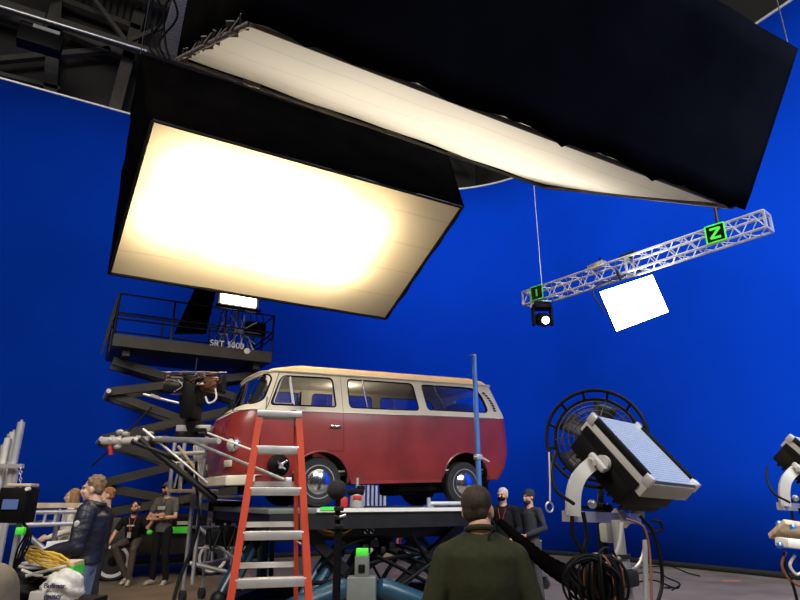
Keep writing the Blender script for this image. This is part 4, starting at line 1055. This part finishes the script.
# second panel at the right edge
p2 = copy_tree(pl)
c2 = at_f(831, 460, 6.3); p2.location = (c2.x, c2.y, c2.z-PPOS.z); p2.rotation_euler = (0, 0, R(-6))
p2.location = Vector((c2.x, c2.y, 0))-Matrix.Rotation(R(-6), 3, 'Z') @ Vector((pr_.x, pr_.y, 0)); p2['label'] = 'second panel light cut off by the right edge of the photo'
hz_ = c2.z-PPOS.z
for ch in p2.children:
    if ch.name.split('.')[0] not in ('leg', 'foot', 'lower_mast', 'collar', 'lock_knob', 'side_tube', 'power_cable', 'junction'): ch.location.z += hz_
t = thing('beige_tray', 'beige slanted tray with blue tape corners at the right edge', 'tray', (at_f(806, 560, 5.6).x, at_f(806, 560, 5.6).y, 0)); q = rel(t)
Rr = Euler((R(-28), R(8), -A)).to_matrix()
MB().box(q(804, 533, 5.6), (.48, .28, .05), Rr, bevel=.01).build('tray_top', 'wood', t)
MB().box(q(806, 545, 5.5), (.42, .2, .08), Euler((0, R(6), -A)).to_matrix(), bevel=.02).build('tray_base', 'white', t)
for a in ((779, 524, 5.6), (780, 545, 5.5), (793, 527, 5.45)): MB().box(q(*a), (.04, .05, .045), Rr, bevel=.01).build('blue_tape', 'bluepaint', t)
MB().cyl((0, 0, .05), q(806, 548, 5.6), .03).build('post', 'steel', t); MB().lathe([(.3, 0), (.3, .02), (.05, .06)], n=24).build('foot_plate', 'blackmetal', t)
for k, P_ in enumerate(([(784, 552), (786, 570), (793, 585), (798, 604)], [(786, 552), (782, 566), (790, 580), (800, 586)], [(795, 555), (790, 565), (796, 574), (803, 572)])):
    MB().tube(spline([q(a, c, 5.5) for a, c in P_], 8), .012).build('cable', ('black', 'copper', 'alupale')[k], t)
# thick black duct hose
t = thing('duct_hose', 'thick black ribbed duct hose running down behind the foreground man', 'hose', at_f(545, 560, 4.5)); q = rel(t)
P_ = spline([q(500, 522, 5.6), q(520, 540, 5.2), q(545, 562, 4.8), (q(572, 578, 4.4)), q(598, 590, 4.05)], 24)
n_ = len(P_); MB().tube(P_, [(.03+.05*i/n_)*(1+.10*math.sin(i*1.35)) for i in range(n_)], n=16).build('hose', 'blackcloth', t)
MB().ring(q(597, 590, 4.04), q(597, 590, 4.04)-q(580, 582, 4.3), .11, .015, 24, 6).build('end_ring', 'blackmetal', t)
# floor cables and tape
t = thing('floor_cables', 'thin black cables lying on the floor by the blue wall', 'cable', at_z(680, 575, 0)); o_ = Vector(t.location)
for P_ in ([(625, 575), (655, 572), (668, 578), (680, 584), (672, 590)], [(640, 568), (668, 566), (688, 573), (700, 576)], [(612, 590), (650, 580), (675, 588), (680, 585)]):
    MB().tube(spline([at_z(a, c, .012)-o_ for a, c in P_], 8), .012, n=6).build('cable', 'black', t)
q = at_z(731, 581, .006); tag(MB().box((0, 0, 0), (.34, .07, .006)).build('floor_tape', 'tapeor', loc=q, rz=-A), 'short orange tape mark on the floor at right', 'tape')
q = at_z(668, 588, .006); tag(MB().box((0, 0, .004), (.14, .1, .02), bevel=.004).build('plug', 'black', loc=q, rz=.3), 'small black plug on the floor among the cables', 'plug')
q = at_z(545, 589, .0); t = thing('caster', 'small black caster foot on the floor behind the foreground man', 'wheel', q)
MB().lathe([(.03, -.03), (.09, -.03), (.09, .03), (.03, .03)], (0, 0, .09), (1, .4, 0), 20).build('wheel', 'rubber', t); MB().box((0, 0, .17), (.06, .08, .06)).build('fork', 'blackmetal', t)

# ------------------------------------------------------------------ left foreground
FP = 5.6
t = thing('pipe_bundle', 'bundle of tall silver pipes standing at the left edge', 'pipes', (at_f(8, 560, FP).x, at_f(8, 560, FP).y, 0)); o_ = Vector(t.location)
for k, (px, py) in enumerate(((21.5, 422), (14, 432), (10.5, 434), (8, 438), (4, 445), (-4, 436), (16, 470))):
    p = at_f(px, py, FP+.05*(k % 3)); MB().cyl((p.x-o_.x, p.y-o_.y, .0), p-o_, .026 if k else .032, n=12).build('pipe', 'alupale' if k % 2 else 'alu', t)
    MB().cyl(p-o_, p-o_+Vector((0, 0, .02)), .012).build('pin', 'steel', t)
p = at_f(12, 466, FP-.06)-o_; MB().bar(p-Vector((cA, -sA, 0))*.13, p+Vector((cA, -sA, 0))*.10, .035).build('cross_clamp', 'alu', t)
for k in range(6): MB().ring(at_f(20.5, 469+k*3.4, FP-.08)-o_, (1, k % 2, 0), .013, .004, 12, 5).build('chain_link', 'alu', t)
m_ = thing('monitor', 'black monitor with a small blue picture on a stand, left edge', 'monitor', (at_f(10, 560, 4.2).x, at_f(10, 560, 4.2).y, 0), rz=-A); o_ = Vector(m_.location)
mz = at_f(10, 505, 4.2).z
MB().box((-.02, 0, mz), (.19, .14, .22), bevel=.01).build('housing', 'black', m_)
MB().box((-.025, -.072, mz+.005), (.10, .006, .062)).build('picture', 'screenlit', m_)
MB().box((-.0, -.01, mz+.125), (.16, .1, .02), bevel=.005).build('top_plate', 'wood', m_)
MB().cyl((.075, -.06, mz+.10), (.075, -.09, mz+.10), .012).build('knob', 'white', m_)
MB().cyl((.02, 0, .3), (.02, 0, mz-.1), .02).build('post', 'steel', m_)
for k in range(3): MB().cyl((.02, 0, .55), (.02+.4*math.cos(k*2.09+1), .4*math.sin(k*2.09+1), .02), .014).build('leg', 'steel', m_)
for k in range(4): MB().tube(spline([(.05, -.03, mz-.1), (.09+.01*k, -.03, mz-.17), (.06+.02*k, -.04, mz-.27), (.03, 0, mz-.42)], 6), .006).build('cable', 'black', m_)
MB().box((.06, -.04, mz-.16), (.06, .04, .05), bevel=.01).build('battery', 'greengaff', m_)
# raised walkway behind the padded-jacket man
p, q_ = at_f(8, 505.5, 7.2), at_f(78, 505.5, 7.85); p.z = q_.z = 1.44
wk = thing('raised_walkway', 'pale plank walkway on silver tube truss at the left', 'walkway', (p.x, p.y, 0)); o_ = Vector(wk.location)
d = (q_-p)
MB().bar(p-o_, q_-o_, .9, .05, up=(0, 0, 1)).build('plank', 'wood', wk)
sd = Vector((d.y, -d.x, 0)).normalized()
for z_, nm in ((-.07, 'top_chord'), (-.20, 'bottom_chord')):
    for s_ in (-.42, .42): MB().cyl(p-o_+sd*s_+Vector((0, 0, z_)), q_-o_+sd*s_+Vector((0, 0, z_)), .025).build(nm, 'alu', wk)
for k in range(8):
    a = p-o_+d*(k/7)+sd*.42; MB().cyl(a+Vector((0, 0, -.20)), a+Vector((0, 0, -.05)), .016).build('web_tube', 'alu', wk)
for k in (0.02, .98):
    for s_ in (-.42, .42):
        a = p-o_+d*k+sd*s_; MB().cyl(Vector((a.x, a.y, .0)), a+Vector((0, 0, -.06)), .028).build('leg', 'alu', wk)
MB().cyl(at_f(24, 532, 7.2)-o_, at_f(52, 556, 7.3)-o_, .03).build('brace', 'steel', wk)
# equipment cart with heap
cx_ = at_f(48, 585, 4.7); ct = thing('equipment_cart', 'dark equipment cart piled with gear at the lower left', 'cart', (cx_.x, cx_.y, 0), rz=-A)
MB().box((0, 0, .80), (.62, .6, .05), bevel=.01).build('top_shelf', 'black', ct); MB().box((0, 0, .3), (.62, .6, .04), bevel=.01).build('lower_shelf', 'black', ct)
for sx_ in (-.28, .28):
    for sy_ in (-.27, .27):
        MB().cyl((sx_, sy_, .08), (sx_, sy_, .80), .02).build('leg', 'steel', ct); MB().ell((sx_, sy_, .045), .045).build('caster', 'rubber', ct)
def onc(px, py, f): p = at_f(px, py, f); return p
cz_ = .826
def crate(px, f, z, w_, h_, label, m='greengaff'):
    p = at_f(px, 570, f); r = thing('crate', label, 'crate', (p.x, p.y, z), rz=-A+.2)
    MB().box((0, 0, h_/2), (w_, .26, h_), bevel=.006).build('body', 'wood', r); MB().box((0, 0, h_*.5), (w_+.006, .268, h_*.6)).build('tape_band', m, r); return r
crate(65, 4.75, cz_, .17, .125, 'wooden crate with green tape, lower of the stacked pair')
crate(64, 4.75, cz_+.128, .19, .125, 'wooden crate with green tape, upper of the stacked pair')
t = thing('cable_coil', 'yellow cable coiled on top of the cart heap', 'cable', at_f(47, 562, 4.5)); rnd = random.Random(2)
for k in range(7):
    pts = [Vector((.13*math.cos(a)*(1+.05*k % .1), .10*math.sin(a), .012*k+.015*math.sin(2*a+k)-.05*math.cos(a)-.02)) for a in [i*2*math.pi/28 for i in range(28)]]
    MB().tube([p+Vector((rnd.uniform(-.01, .01), 0, 0)) for p in pts], .008, n=6, closed=True).build('loop', 'yellow', t)
def heap(name, label, cat, c, rad, m, seed, sub=None):
    rnd = random.Random(seed); b = MB()
    bmesh.ops.create_icosphere(b.bm, subdivisions=4, radius=1)
    ph = [rnd.uniform(0, 6) for _ in range(6)]
    for v in b.bm.verts:
        n = v.co.copy(); k = 1+.10*math.sin(4*n.x+ph[0])*math.cos(3*n.y+ph[1])+.07*math.sin(9*n.z+5*n.x+ph[2])+.05*math.sin(14*n.y+ph[3]+6*n.z)
        z = n.z*k; v.co = Vector((n.x*k*rad[0], n.y*k*rad[1], max(z, -.55)*rad[2]))
    o = b.build(name, m, loc=Vector(c), smooth=70); tag(o, label, cat); return o
hp = at_f(34, 578, 4.62); heap('black_bag', 'black crumpled bag heaped on the equipment cart', 'bag', (hp.x, hp.y, cz_+.085), (.24, .2, .14), 'black', 3)
sp_ = at_f(62, 589, 4.35); sk = heap('white_sack', 'white plastic sack with dark blue print hanging off the cart', 'sack', (sp_.x, sp_.y, sp_.z), (.13, .09, .115), 'sack', 5)
sk.rotation_euler.z = -A
text_mesh('printed_letters', 'Bulimar', .045, 'inkblue', sk, Vector((.0, -.098, .03)), (R(90), 0, 0)); text_mesh('printed_letters', 'causer', .045, 'inkblue', sk, Vector((.0, -.098, -.03)), (R(90), 0, 0))
t = heap('grey_cloth', 'pale grey cloth bundle on top of the black bag', 'cloth', at_f(38, 565, 4.6), (.12, .09, .04), 'lightgrey', 8)
t = thing('clamp_handles', 'white and black clamp handles lying over the cart heap', 'clamps', at_f(50, 573, 4.4)); q = rel(t)
for P_ in ([(26, 576), (45, 571), (66, 566)], [(30, 583), (50, 574), (68, 575)], [(22, 570), (36, 575), (58, 578)]): MB().tube(spline([q(a, c, 4.42) for a, c in P_], 6), .011).build('handle', random.choice(['black', 'alupale', 'black']), t)
t = tag(MB().box((0, 0, 0), (.1, .1, .1), bevel=.01).build('white_box', 'lightgrey', loc=at_f(40, 599, 4.3), rz=-A), 'pale box at the very bottom beside the white sack', 'box')
#PEOPLE
# ------------------------------------------------------------------ people
def etube(b, pts, side=(1, 0, 0), n=16):
    """pts: (pos, r_side, r_front)"""
    rings = []; N = len(pts); S = Vector(side)
    for i, (p, rs, rf) in enumerate(pts):
        p = Vector(p); a = Vector(pts[max(i-1, 0)][0]); c = Vector(pts[min(i+1, N-1)][0]); t = (c-a).normalized()
        x = (S-t*S.dot(t)).normalized(); y = t.cross(x)
        rings.append([b.bm.verts.new(p+x*rs*math.cos(k*2*math.pi/n)+y*rf*math.sin(k*2*math.pi/n)) for k in range(n)])
    for a, c in zip(rings[:-1], rings[1:]):
        for k in range(n): b.bm.faces.new((a[k], a[(k+1) % n], c[(k+1) % n], c[k]))
    b.bm.faces.new(rings[0][::-1]); b.bm.faces.new(rings[-1])
def limb(b, pts, n=12):
    """pts: (pos, r): tapered tube with a ball at every joint"""
    b.tube([p for p, r in pts], [r for p, r in pts], n=n)
    for p, r in pts: b.ell(p, r, n=12)
def remesh(o, v, smooth=3):
    m = o.modifiers.new('r', 'REMESH'); m.mode = 'VOXEL'; m.voxel_size = v; m.use_smooth_shade = True
    m2 = o.modifiers.new('s', 'SMOOTH'); m2.factor = .5; m2.iterations = smooth
    mats = [x for x in o.data.materials]; apply_mods(o)
    if not o.data.materials:
        for x in mats: o.data.materials.append(x)
    for p in o.data.polygons: p.use_smooth = True
    return o
def cloth(name, col, rough=.85, bump=.35, bs=14, **k): return mat(name, col, rough, var=.12, scale=6, bump=bump, bscale=bs, spec=.2, **k)
DEF = dict(head=(0, -.01, 1.665), neck=(0, .01, 1.50), chest=(0, .01, 1.33), waist=(0, .0, 1.08), pelvis=(0, .0, .95),
           shL=(.185, .01, 1.44), shR=(-.185, .01, 1.44), elL=(.245, .02, 1.15), elR=(-.245, .02, 1.15), wrL=(.25, -.07, .90), wrR=(-.25, -.07, .90),
           hipL=(.09, 0, .92), hipR=(-.09, 0, .92), knL=(.10, -.02, .50), knR=(-.10, -.02, .50), anL=(.11, .02, .09), anR=(-.11, .02, .09), toeL=(.13, -.15, .035), toeR=(-.13, -.15, .035))
def person(label, loc, rz, S=1.0, J=None, skin='skin', shirt=(.05, .05, .05), trousers=(.01, .01, .012), shoes='black', hair=('short', (.03, .02, .012)), yaw=0, pitch=0,
           sleeve=1.0, bulk=0., beard=None, cap=None, voxel=.011, shirt_len=.0, wide=1.0, curlL=1, curlR=1, fingersL=None, fingersR=None, group=None, shirt_mat=None, smooth_top=3):
    j = {k: Vector(v) for k, v in DEF.items()}
    for k, v in (J or {}).items(): j[k] = Vector(v)
    r = thing('person', label, 'person', loc, rz, group); r.scale = (S, S, S)
    H = Matrix.Translation(j['head']) @ Euler((pitch, 0, yaw)).to_matrix().to_4x4(); Hr = H.to_3x3()
    def hp(x, y, z): return H @ Vector((x, y, z))
    # one continuous body
    b = MB()
    b.ell(hp(0, .018, .032), (.076, .096, .092), Hr, 20); b.ell(hp(0, -.022, -.040), (.060, .073, .078), Hr, 18); b.ell(hp(0, -.058, -.092), (.032, .028, .028), Hr)
    b.ell(hp(0, -.100, -.018), (.015, .024, .026), Hr); b.ell(hp(0, -.090, .012), (.010, .016, .030), Hr); b.ell(hp(0, -.080, .035), (.055, .016, .012), Hr)
    b.ell(hp(0, -.091, -.062), (.026, .012, .011), Hr)
    for s in (-1, 1): b.ell(hp(s*.077, .012, -.008), (.013, .022, .036), Hr); b.ell(hp(s*.038, -.066, -.022), (.026, .022, .024), Hr)
    etube(b, [(j['head']+Vector((0, .02, -.06)), .055, .058), (j['neck']+Vector((0, .0, .03)), .058, .06), (j['neck']-Vector((0, 0, .03)), .075, .07), (j['chest']+Vector((0, 0, .06)), .14*wide, .09), (j['chest'], .145*wide, .10), (j['waist'], .125*wide, .09), (j['pelvis'], .14, .095), (j['pelvis']-Vector((0, 0, .06)), .12, .09)])
    for s in 'LR':
        sg = 1 if s == 'L' else -1
        limb(b, [(j['sh'+s], .058), (j['sh'+s].lerp(j['el'+s], .5), .048), (j['el'+s], .040), (j['el'+s].lerp(j['wr'+s], .35), .040), (j['wr'+s], .027)])
        b.cyl(j['neck']-Vector((0, 0, .04)), j['sh'+s], .055, .05)
        limb(b, [(j['hip'+s], .085), (j['hip'+s].lerp(j['kn'+s], .5), .072), (j['kn'+s], .055), (j['kn'+s].lerp(j['an'+s], .35), .052), (j['an'+s], .036)])
        limb(b, [(j['an'+s]-Vector((0, 0, .03)), .034), (j['toe'+s], .028)])
        # hand: palm, four fingers of unequal length bent at the knuckles, and a thumb off the side
        d = (j['wr'+s]-j['el'+s]).normalized(); dh = (fingersL if s == 'L' else fingersR); d = (Vector(dh).normalized() if dh else d)
        inw = Vector((-sg, 0, 0)); inw = (inw-d*inw.dot(d)); inw = (inw.normalized() if inw.length > .2 else Vector((0, -1, 0)))
        w_ = d.cross(inw).normalized()
        if w_.y > 0 : w_ = -w_
        rot = Matrix((w_, d, inw)).transposed(); pc_ = j['wr'+s]+d*.05
        b.ell(pc_, (.040, .052, .017), rot, 12)
        cu = curlL if s == 'L' else curlR
        for k, (off, ln_) in enumerate(((.030, .070), (.011, .080), (-.009, .075), (-.028, .058))):
            p0 = pc_+d*.030+w_*off; a1 = p0+d*ln_*.5+inw*.012*cu; a2 = a1+d*ln_*.28+inw*.022*cu; a3 = a2+d*ln_*.15+inw*.026*cu
            b.tube([p0, a1, a2, a3], [.0105, .0095, .009, .0085], n=8)
        t0 = pc_-d*.020+w_*.030; b.tube([t0, t0+w_*.022+d*.028+inw*.012, t0+w_*.022+d*.058+inw*.022], [.013, .0115, .0095], n=8)
    body = b.build('body', skin, r); remesh(body, voxel, 2)
    # face details
    for s in (-1, 1):
        MB().ell(hp(s*.030, -.0845, .010), (.012, .008, .0065), Hr, 10).build('eye', 'eye', r)
        MB().ell(hp(s*.032, -.094, .032), (.020, .006, .0045), Hr, 8).build('eyebrow', mat('brow', hair[1] if hair else (.05, .03, .02), .9, var=0), r)
    hk, hc = hair if hair else (None, None)
    if hk:
        hm = mat('hair', hc, .75, var=.35, scale=30, bump=.6, bscale=60, stretch=(1, 1, .25), spec=.3)
        b = MB(); b.ell(hp(0, .030, .048), (.084, .096, .088), Hr, 20)
        b.ell(hp(0, .058, .00), (.073, .058, .066), Hr, 16)
        if hk == 'long':
            for s in (-1, 1): etube(b, [(hp(s*.06, .02, .06), .03, .06), (hp(s*.078, .02, -.04), .025, .055), (hp(s*.080, .03, -.15), .028, .05)], side=Hr @ Vector((1, 0, 0)))
            etube(b, [(hp(0, .06, .05), .07, .05), (hp(0, .085, -.08), .075, .035), (hp(0, .085, -.19), .06, .03)], side=Hr @ Vector((1, 0, 0)))
        if hk == 'wavy':
            for k in range(26):
                a = random.Random(k).uniform(0, 6.28); e = random.Random(k+50).uniform(.1, 1.3)
                b.ell(hp(.078*math.cos(a)*math.cos(e), .03+.088*math.sin(a)*math.cos(e), .055+.08*math.sin(e)), .022, n=8)
        o = b.build('hair', hm, r); remesh(o, max(.008, voxel*.8), 1)
    if beard:
        b = MB(); b.ell(hp(0, -.035, -.075), (.062, .066, .050), Hr, 16); b.ell(hp(0, -.085, -.048), (.03, .014, .008), Hr, 10)
        o = b.build('beard', mat('beard', beard, .9, var=.3, scale=30), r); remesh(o, .010, 1)
    if cap:
        kind, cc = cap; cmn = cloth('cap_cloth', cc)
        b = MB()
        if kind == 'beanie':
            b.ell(hp(0, .022, .058), (.090, .107, .090), Hr, 20); etube(b, [(hp(0, .018, .02), .093, .110), (hp(0, .018, .055), .092, .110)], side=Hr @ Vector((1, 0, 0)))
        else:
            b.ell(hp(0, .015, .062), (.086, .102, .070), Hr, 20); etube(b, [(hp(0, .012, .040), .087, .103), (hp(0, .012, .070), .084, .100)], side=Hr @ Vector((1, 0, 0)))
            b.ell(hp(0, -.115, .045), (.066, .062, .010), Hr, 14)
        o = b.build('cap' if kind != 'beanie' else 'beanie', cmn, r); remesh(o, .008, 1)
    # top
    sm = shirt_mat or cloth('shirt_cloth', shirt)
    e = .014+bulk
    b = MB()
    etube(b, [(j['neck']+Vector((0, .008, -.005)), .060+bulk*.6, .060+bulk*.6), (j['neck']-Vector((0, -.0, .045)), .10+bulk*.5, .078+bulk*.5), (j['chest']+Vector((0, 0, .07)), .158*wide+bulk, .105+e), (j['chest']-Vector((0, 0, .05)), .160*wide+bulk, .112+e), (j['waist'], .142*wide+bulk, .102+e), (j['pelvis']+Vector((0, 0, .02)), .152+bulk, .105+e), (j['pelvis']-Vector((0, 0, .06+shirt_len)), .157+bulk, .108+e)], n=20)
    for s in 'LR':
        b.cyl(j['neck']-Vector((0, 0, .045)), j['sh'+s]+Vector((0, 0, .004)), .062+bulk*.7, .060+bulk*.8); b.cyl(j['chest'], j['sh'+s]-Vector((0, 0, .03)), .085, .06)
        sh, el, wr = j['sh'+s], j['el'+s], j['wr'+s]
        if sleeve >= .9: limb(b, [(sh, .066+bulk*.9), (sh.lerp(el, .5), .060+bulk), (el, .053+bulk), (el.lerp(wr, .5), .048+bulk*.9), (el.lerp(wr, .93), .036+bulk*.6)])
        else: limb(b, [(sh, .068), (sh.lerp(el, .4), .064), (sh.lerp(el, sleeve), .062)])
    o = b.build('shirt' if bulk < .02 else 'jacket', sm, r); remesh(o, voxel, smooth_top)
    # trousers
    tm = cloth('trouser_cloth', trousers, bump=.3)
    b = MB(); b.ell(j['pelvis']-Vector((0, 0, .02)), (.155, .118, .10), None, 18)
    for s in 'LR': limb(b, [(j['hip'+s], .098), (j['hip'+s].lerp(j['kn'+s], .5), .088), (j['kn'+s], .070), (j['kn'+s].lerp(j['an'+s], .5), .064), (j['an'+s]+Vector((0, 0, .02)), .058)])
    o = b.build('trousers', tm, r); remesh(o, voxel*1.1, 2)
    for s in 'LR':
        b = MB(); a = j['an'+s]; t = j['toe'+s]; dd = (t-a); dd.z = 0; dd.normalize()
        b.ell(a+Vector((0, 0, -.035))-dd*.02, (.043, .05, .05), None, 14); limb(b, [(a+Vector((0, 0, -.045)), .042), (t-dd*.04+Vector((0, 0, .004)), .040), (t+dd*.0, .034)])
        b.box((a+t)/2+Vector((0, 0, -.0))-Vector((0, 0, ((a+t)/2).z-min(a.z-.08, t.z-.02)-.008)), (.085, .25, .018), Euler((0, 0, math.atan2(dd.y, dd.x)+math.pi/2)).to_matrix(), bevel=.006)
        o = b.build('shoe', shoes, r); remesh(o, .009, 1)
    return r, j, H
M['tanshoe'] = mat('tan_suede', (.40, .35, .27), .8)
M['deniM'] = mat('denim', (.10, .15, .22), .85)
# man in a cap with folded arms
cp = at_z(157, 584.5, 0)
r, j, H = person('person in a grey T-shirt and cap standing with folded arms', cp, -A-.25, 1.03,
    J=dict(elR=(-.27, -.07, 1.17), wrR=(.03, -.25, 1.19), elL=(.27, -.07, 1.16), wrL=(-.06, -.21, 1.12), knL=(.12, -.03, .5), anL=(.16, .0, .09), toeL=(.21, -.15, .035), anR=(-.12, .02, .09), toeR=(-.13, -.15, .035)),
    shirt=(.10, .10, .085), trousers=(.008, .008, .009), shoes='tanshoe', cap=('cap', (.07, .065, .07)), beard=(.05, .03, .02), sleeve=.62, yaw=-.35, fingersR=(1, .1, .1), fingersL=(-1, .1, .15), hair=('short', (.03, .02, .012)))
MB().box((0, -.135, 1.31), (.16, .02, .07), bevel=.01).build('shirt_print', 'lightgrey', r)
MB().tube([(-.05, -.10, 1.47), (-.01, -.135, 1.3), (.0, -.16, 1.24), (.02, -.135, 1.32), (.06, -.10, 1.47)], .004, n=5).build('lanyard', 'black', r)
MB().box(H @ Vector((0, -.104, .012)), (.13, .02, .03), H.to_3x3(), bevel=.006).build('sunglasses', 'black', r)
# seated man on the lift wheel
sp = at_z(124, 576, 0)
sd_ = ST(sp.x*cA-sp.y*sA, sp.x*sA+sp.y*cA)
r, j, H = person('person in a black T-shirt sitting on the lift wheel with a lanyard', (at_y(131, 540, 13.42).x, 13.42, 0), -A+.1, .98,
    J=dict(head=(.02, -.05, 1.39), neck=(0, -.0, 1.22), chest=(0, .02, 1.06), waist=(0, .07, .86), pelvis=(0, .10, .76), shL=(.185, .0, 1.16), shR=(-.185, .0, 1.16), elR=(-.31, -.03, .92), wrR=(-.33, -.22, .75),
           elL=(.33, -.10, 1.0), wrL=(.42, -.12, 1.18), hipL=(.10, .08, .74), hipR=(-.10, .08, .74), knL=(.17, -.34, .62), knR=(-.20, -.30, .67), anL=(.16, -.34, .12), anR=(.04, -.14, .13), toeL=(.18, -.50, .04), toeR=(.02, -.29, .045)),
    shirt=(.008, .008, .009), trousers=(.075, .06, .05), shoes='tanshoe', sleeve=.65, hair=('short', (.01, .008, .007)), beard=(.03, .02, .015), yaw=-.1)
MB().tube([(-.06, -.09, 1.2), (-.01, -.15, 1.0), (.0, -.16, .92), (.02, -.15, 1.0), (.07, -.09, 1.2)], .006, n=5).build('lanyard', 'redp', r)
MB().box((0, -.165, .88), (.07, .01, .10)).build('badge_card', 'lightgrey', r); MB().box((.0, -.14, 1.05), (.15, .015, .03), bevel=.004).build('shirt_print', 'lightgrey', r)
MB().ell((.40, -.22, .93), (.06, .05, .05)).build('green_bottle_cap', 'greengaff', r)
# man in the padded jacket
jk = mat('padded_jacket', (.010, .012, .022), .42, var=.3, scale=5, bump=.9, bscale=7, spec=.5, stretch=(1, 1, 2.2))
pj = at_f(85, 560, 6.35)
r, j, H = person('person in a dark padded jacket seen from the side at the left', (pj.x, pj.y, 0), -A-R(82), .965,
    J=dict(head=(0, -.03, 1.66), wrL=(.20, -.36, 1.03), elL=(.26, -.02, 1.12), elR=(-.25, -.02, 1.13), wrR=(-.18, -.34, 1.02), knL=(.10, -.02, .5)),
    trousers=(.13, .18, .25), hair=('wavy', (.20, .13, .07)), bulk=.036, shirt_mat=jk, smooth_top=5, shirt_len=-.06, voxel=.010, skin='skinpale', fingersL=(0, -1, -.1), fingersR=(0, -1, -.1), pitch=.05, shoes='tanshoe')
MB().tube([(.085*math.cos(a), .02+.085*math.sin(a), 1.52-.012*math.sin(a)) for a in [k*2*math.pi/20 for k in range(20)]], .030, n=8, closed=True).build('collar', jk, r)
MB().ell((.30, -.03, 1.33), (.012, .03, .035)).build('sleeve_patch', 'lightgrey', r)
pp = at_f(51, 556, 6.35); t = thing('paper_sheets', 'white paper held by the person in the padded jacket', 'paper', pp, rot=(R(60), R(8), -A))
for k in range(3): MB().box((.01*k, .01*k, .004*k), (.20, .27, .002), Euler((0, 0, .12*k)).to_matrix()).build('sheet', 'white', t)
# woman behind the walkway
wp = at_f(66, 540, 9.6)
r, j, H = person('woman with long fair hair and cream top behind the walkway', (wp.x, wp.y, 0), -A-R(65), .93, J=dict(wrL=(.20, -.26, 1.05), wrR=(-.16, -.26, 1.05)),
    shirt=(.62, .58, .50), trousers=(.01, .01, .012), hair=('long', (.30, .17, .08)), skin='skinpale', wide=.88, sleeve=1)
# person hidden behind the padded jacket
hpn = at_f(101, 540, 9.1)
r, j, H = person('person in dark clothes mostly hidden behind the padded jacket', (hpn.x, hpn.y, 0), -A-R(60), .935, shirt=(.02, .02, .03), trousers=(.03, .03, .035), hair=('short', (.32, .12, .05)), skin='skinpale')
# man in the beanie
bp_ = at_z(536, 590, 0); bp_ = at_f(533, 560, 10.2)
r, j, H = person('person in dark grey jumper and beanie facing left by the blue wall', (bp_.x, bp_.y, 0), -A-R(52), .925,
    J=dict(elL=(.28, .02, 1.17), wrL=(.09, -.24, 1.06), elR=(-.27, .02, 1.17), wrR=(-.07, -.25, 1.06)), shirt=(.035, .037, .045), trousers=(.06, .055, .05), cap=('beanie', (.03, .035, .045)), beard=(.04, .02, .012),
    hair=('short', (.03, .02, .012)), fingersL=(-.5, -.5, -.5), fingersR=(.5, -.5, -.5), yaw=-.15)
MB().box((.14, .03, .92), (.05, .06, .12), bevel=.01).build('belt_pouch', 'lightgrey', r)
# man with white hair
wp_ = at_f(506, 560, 9.9)
r, j, H = person('white-haired person in black jacket with a dark face mask', (wp_.x, wp_.y, 0), -A-R(28), .94, J=dict(wrL=(.20, -.2, 1.0)), shirt=(.007, .007, .009), trousers=(.012, .012, .014), hair=('short', (.55, .52, .47)), bulk=.012, yaw=-.1)
b = MB(); b.ell(H @ Vector((0, -.05, -.045)), (.066, .070, .052), H.to_3x3(), 16); b.build('face_mask', 'black', r)
MB().tube([(-.06, -.09, 1.47), (-.02, -.145, 1.3), (.0, -.155, 1.2), (.03, -.145, 1.3), (.07, -.09, 1.47)], .004, n=5).build('lanyard', 'redp', r)
# foreground man from behind
sw = mat('olive_jumper', (.024, .026, .012), .9, var=.12, scale=30, bump=.35, bscale=9, spec=.15)
fm = at_f(482, 590, 3.0)
r, j, H = person('person in dark olive jumper seen from behind in the foreground', (fm.x, fm.y, 0), -A+math.pi, .875,
    J=dict(head=(0, -.03, 1.66), neck=(0, .015, 1.565), chest=(0, .02, 1.37), shL=(.178, .0, 1.425), shR=(-.178, .0, 1.425), elL=(.275, .02, 1.13), elR=(-.275, .02, 1.13)), shirt_mat=sw, trousers=(.02, .02, .03), wide=1.12, bulk=.014,
    hair=('short', (.035, .022, .013)), voxel=.007, yaw=-.40, pitch=-.03, smooth_top=45)
MB().tube([(.070*math.cos(a), .014+.072*math.sin(a), 1.565+.016*math.sin(a)) for a in [k*2*math.pi/24 for k in range(24)]], .016, n=8, closed=True).build('collar', sw, r)
MB().tube(spline([H @ Vector((-.078, .03, -.04)), (-.075, .06, 1.59), (-.05, .095, 1.56), (-.03, .10, 1.52)], 6), .004, n=5).build('earpiece_cable', 'black', r)
# person cut off at the bottom left corner
bl = at_f(-66, 600, 1.95)
r, j, H = person('person in beige jacket, only one shoulder showing bottom left', (bl.x, bl.y, 0), -A+math.pi, .865, shirt=(.22, .19, .13), trousers=(.03, .03, .04), bulk=.03, hair=('short', (.05, .03, .02)), voxel=.010)
MB().tube([(.09*math.cos(a), .012+.09*math.sin(a), 1.50) for a in [k*2*math.pi/20 for k in range(20)]], .024, n=8, closed=True).build('collar', 'redp', r)
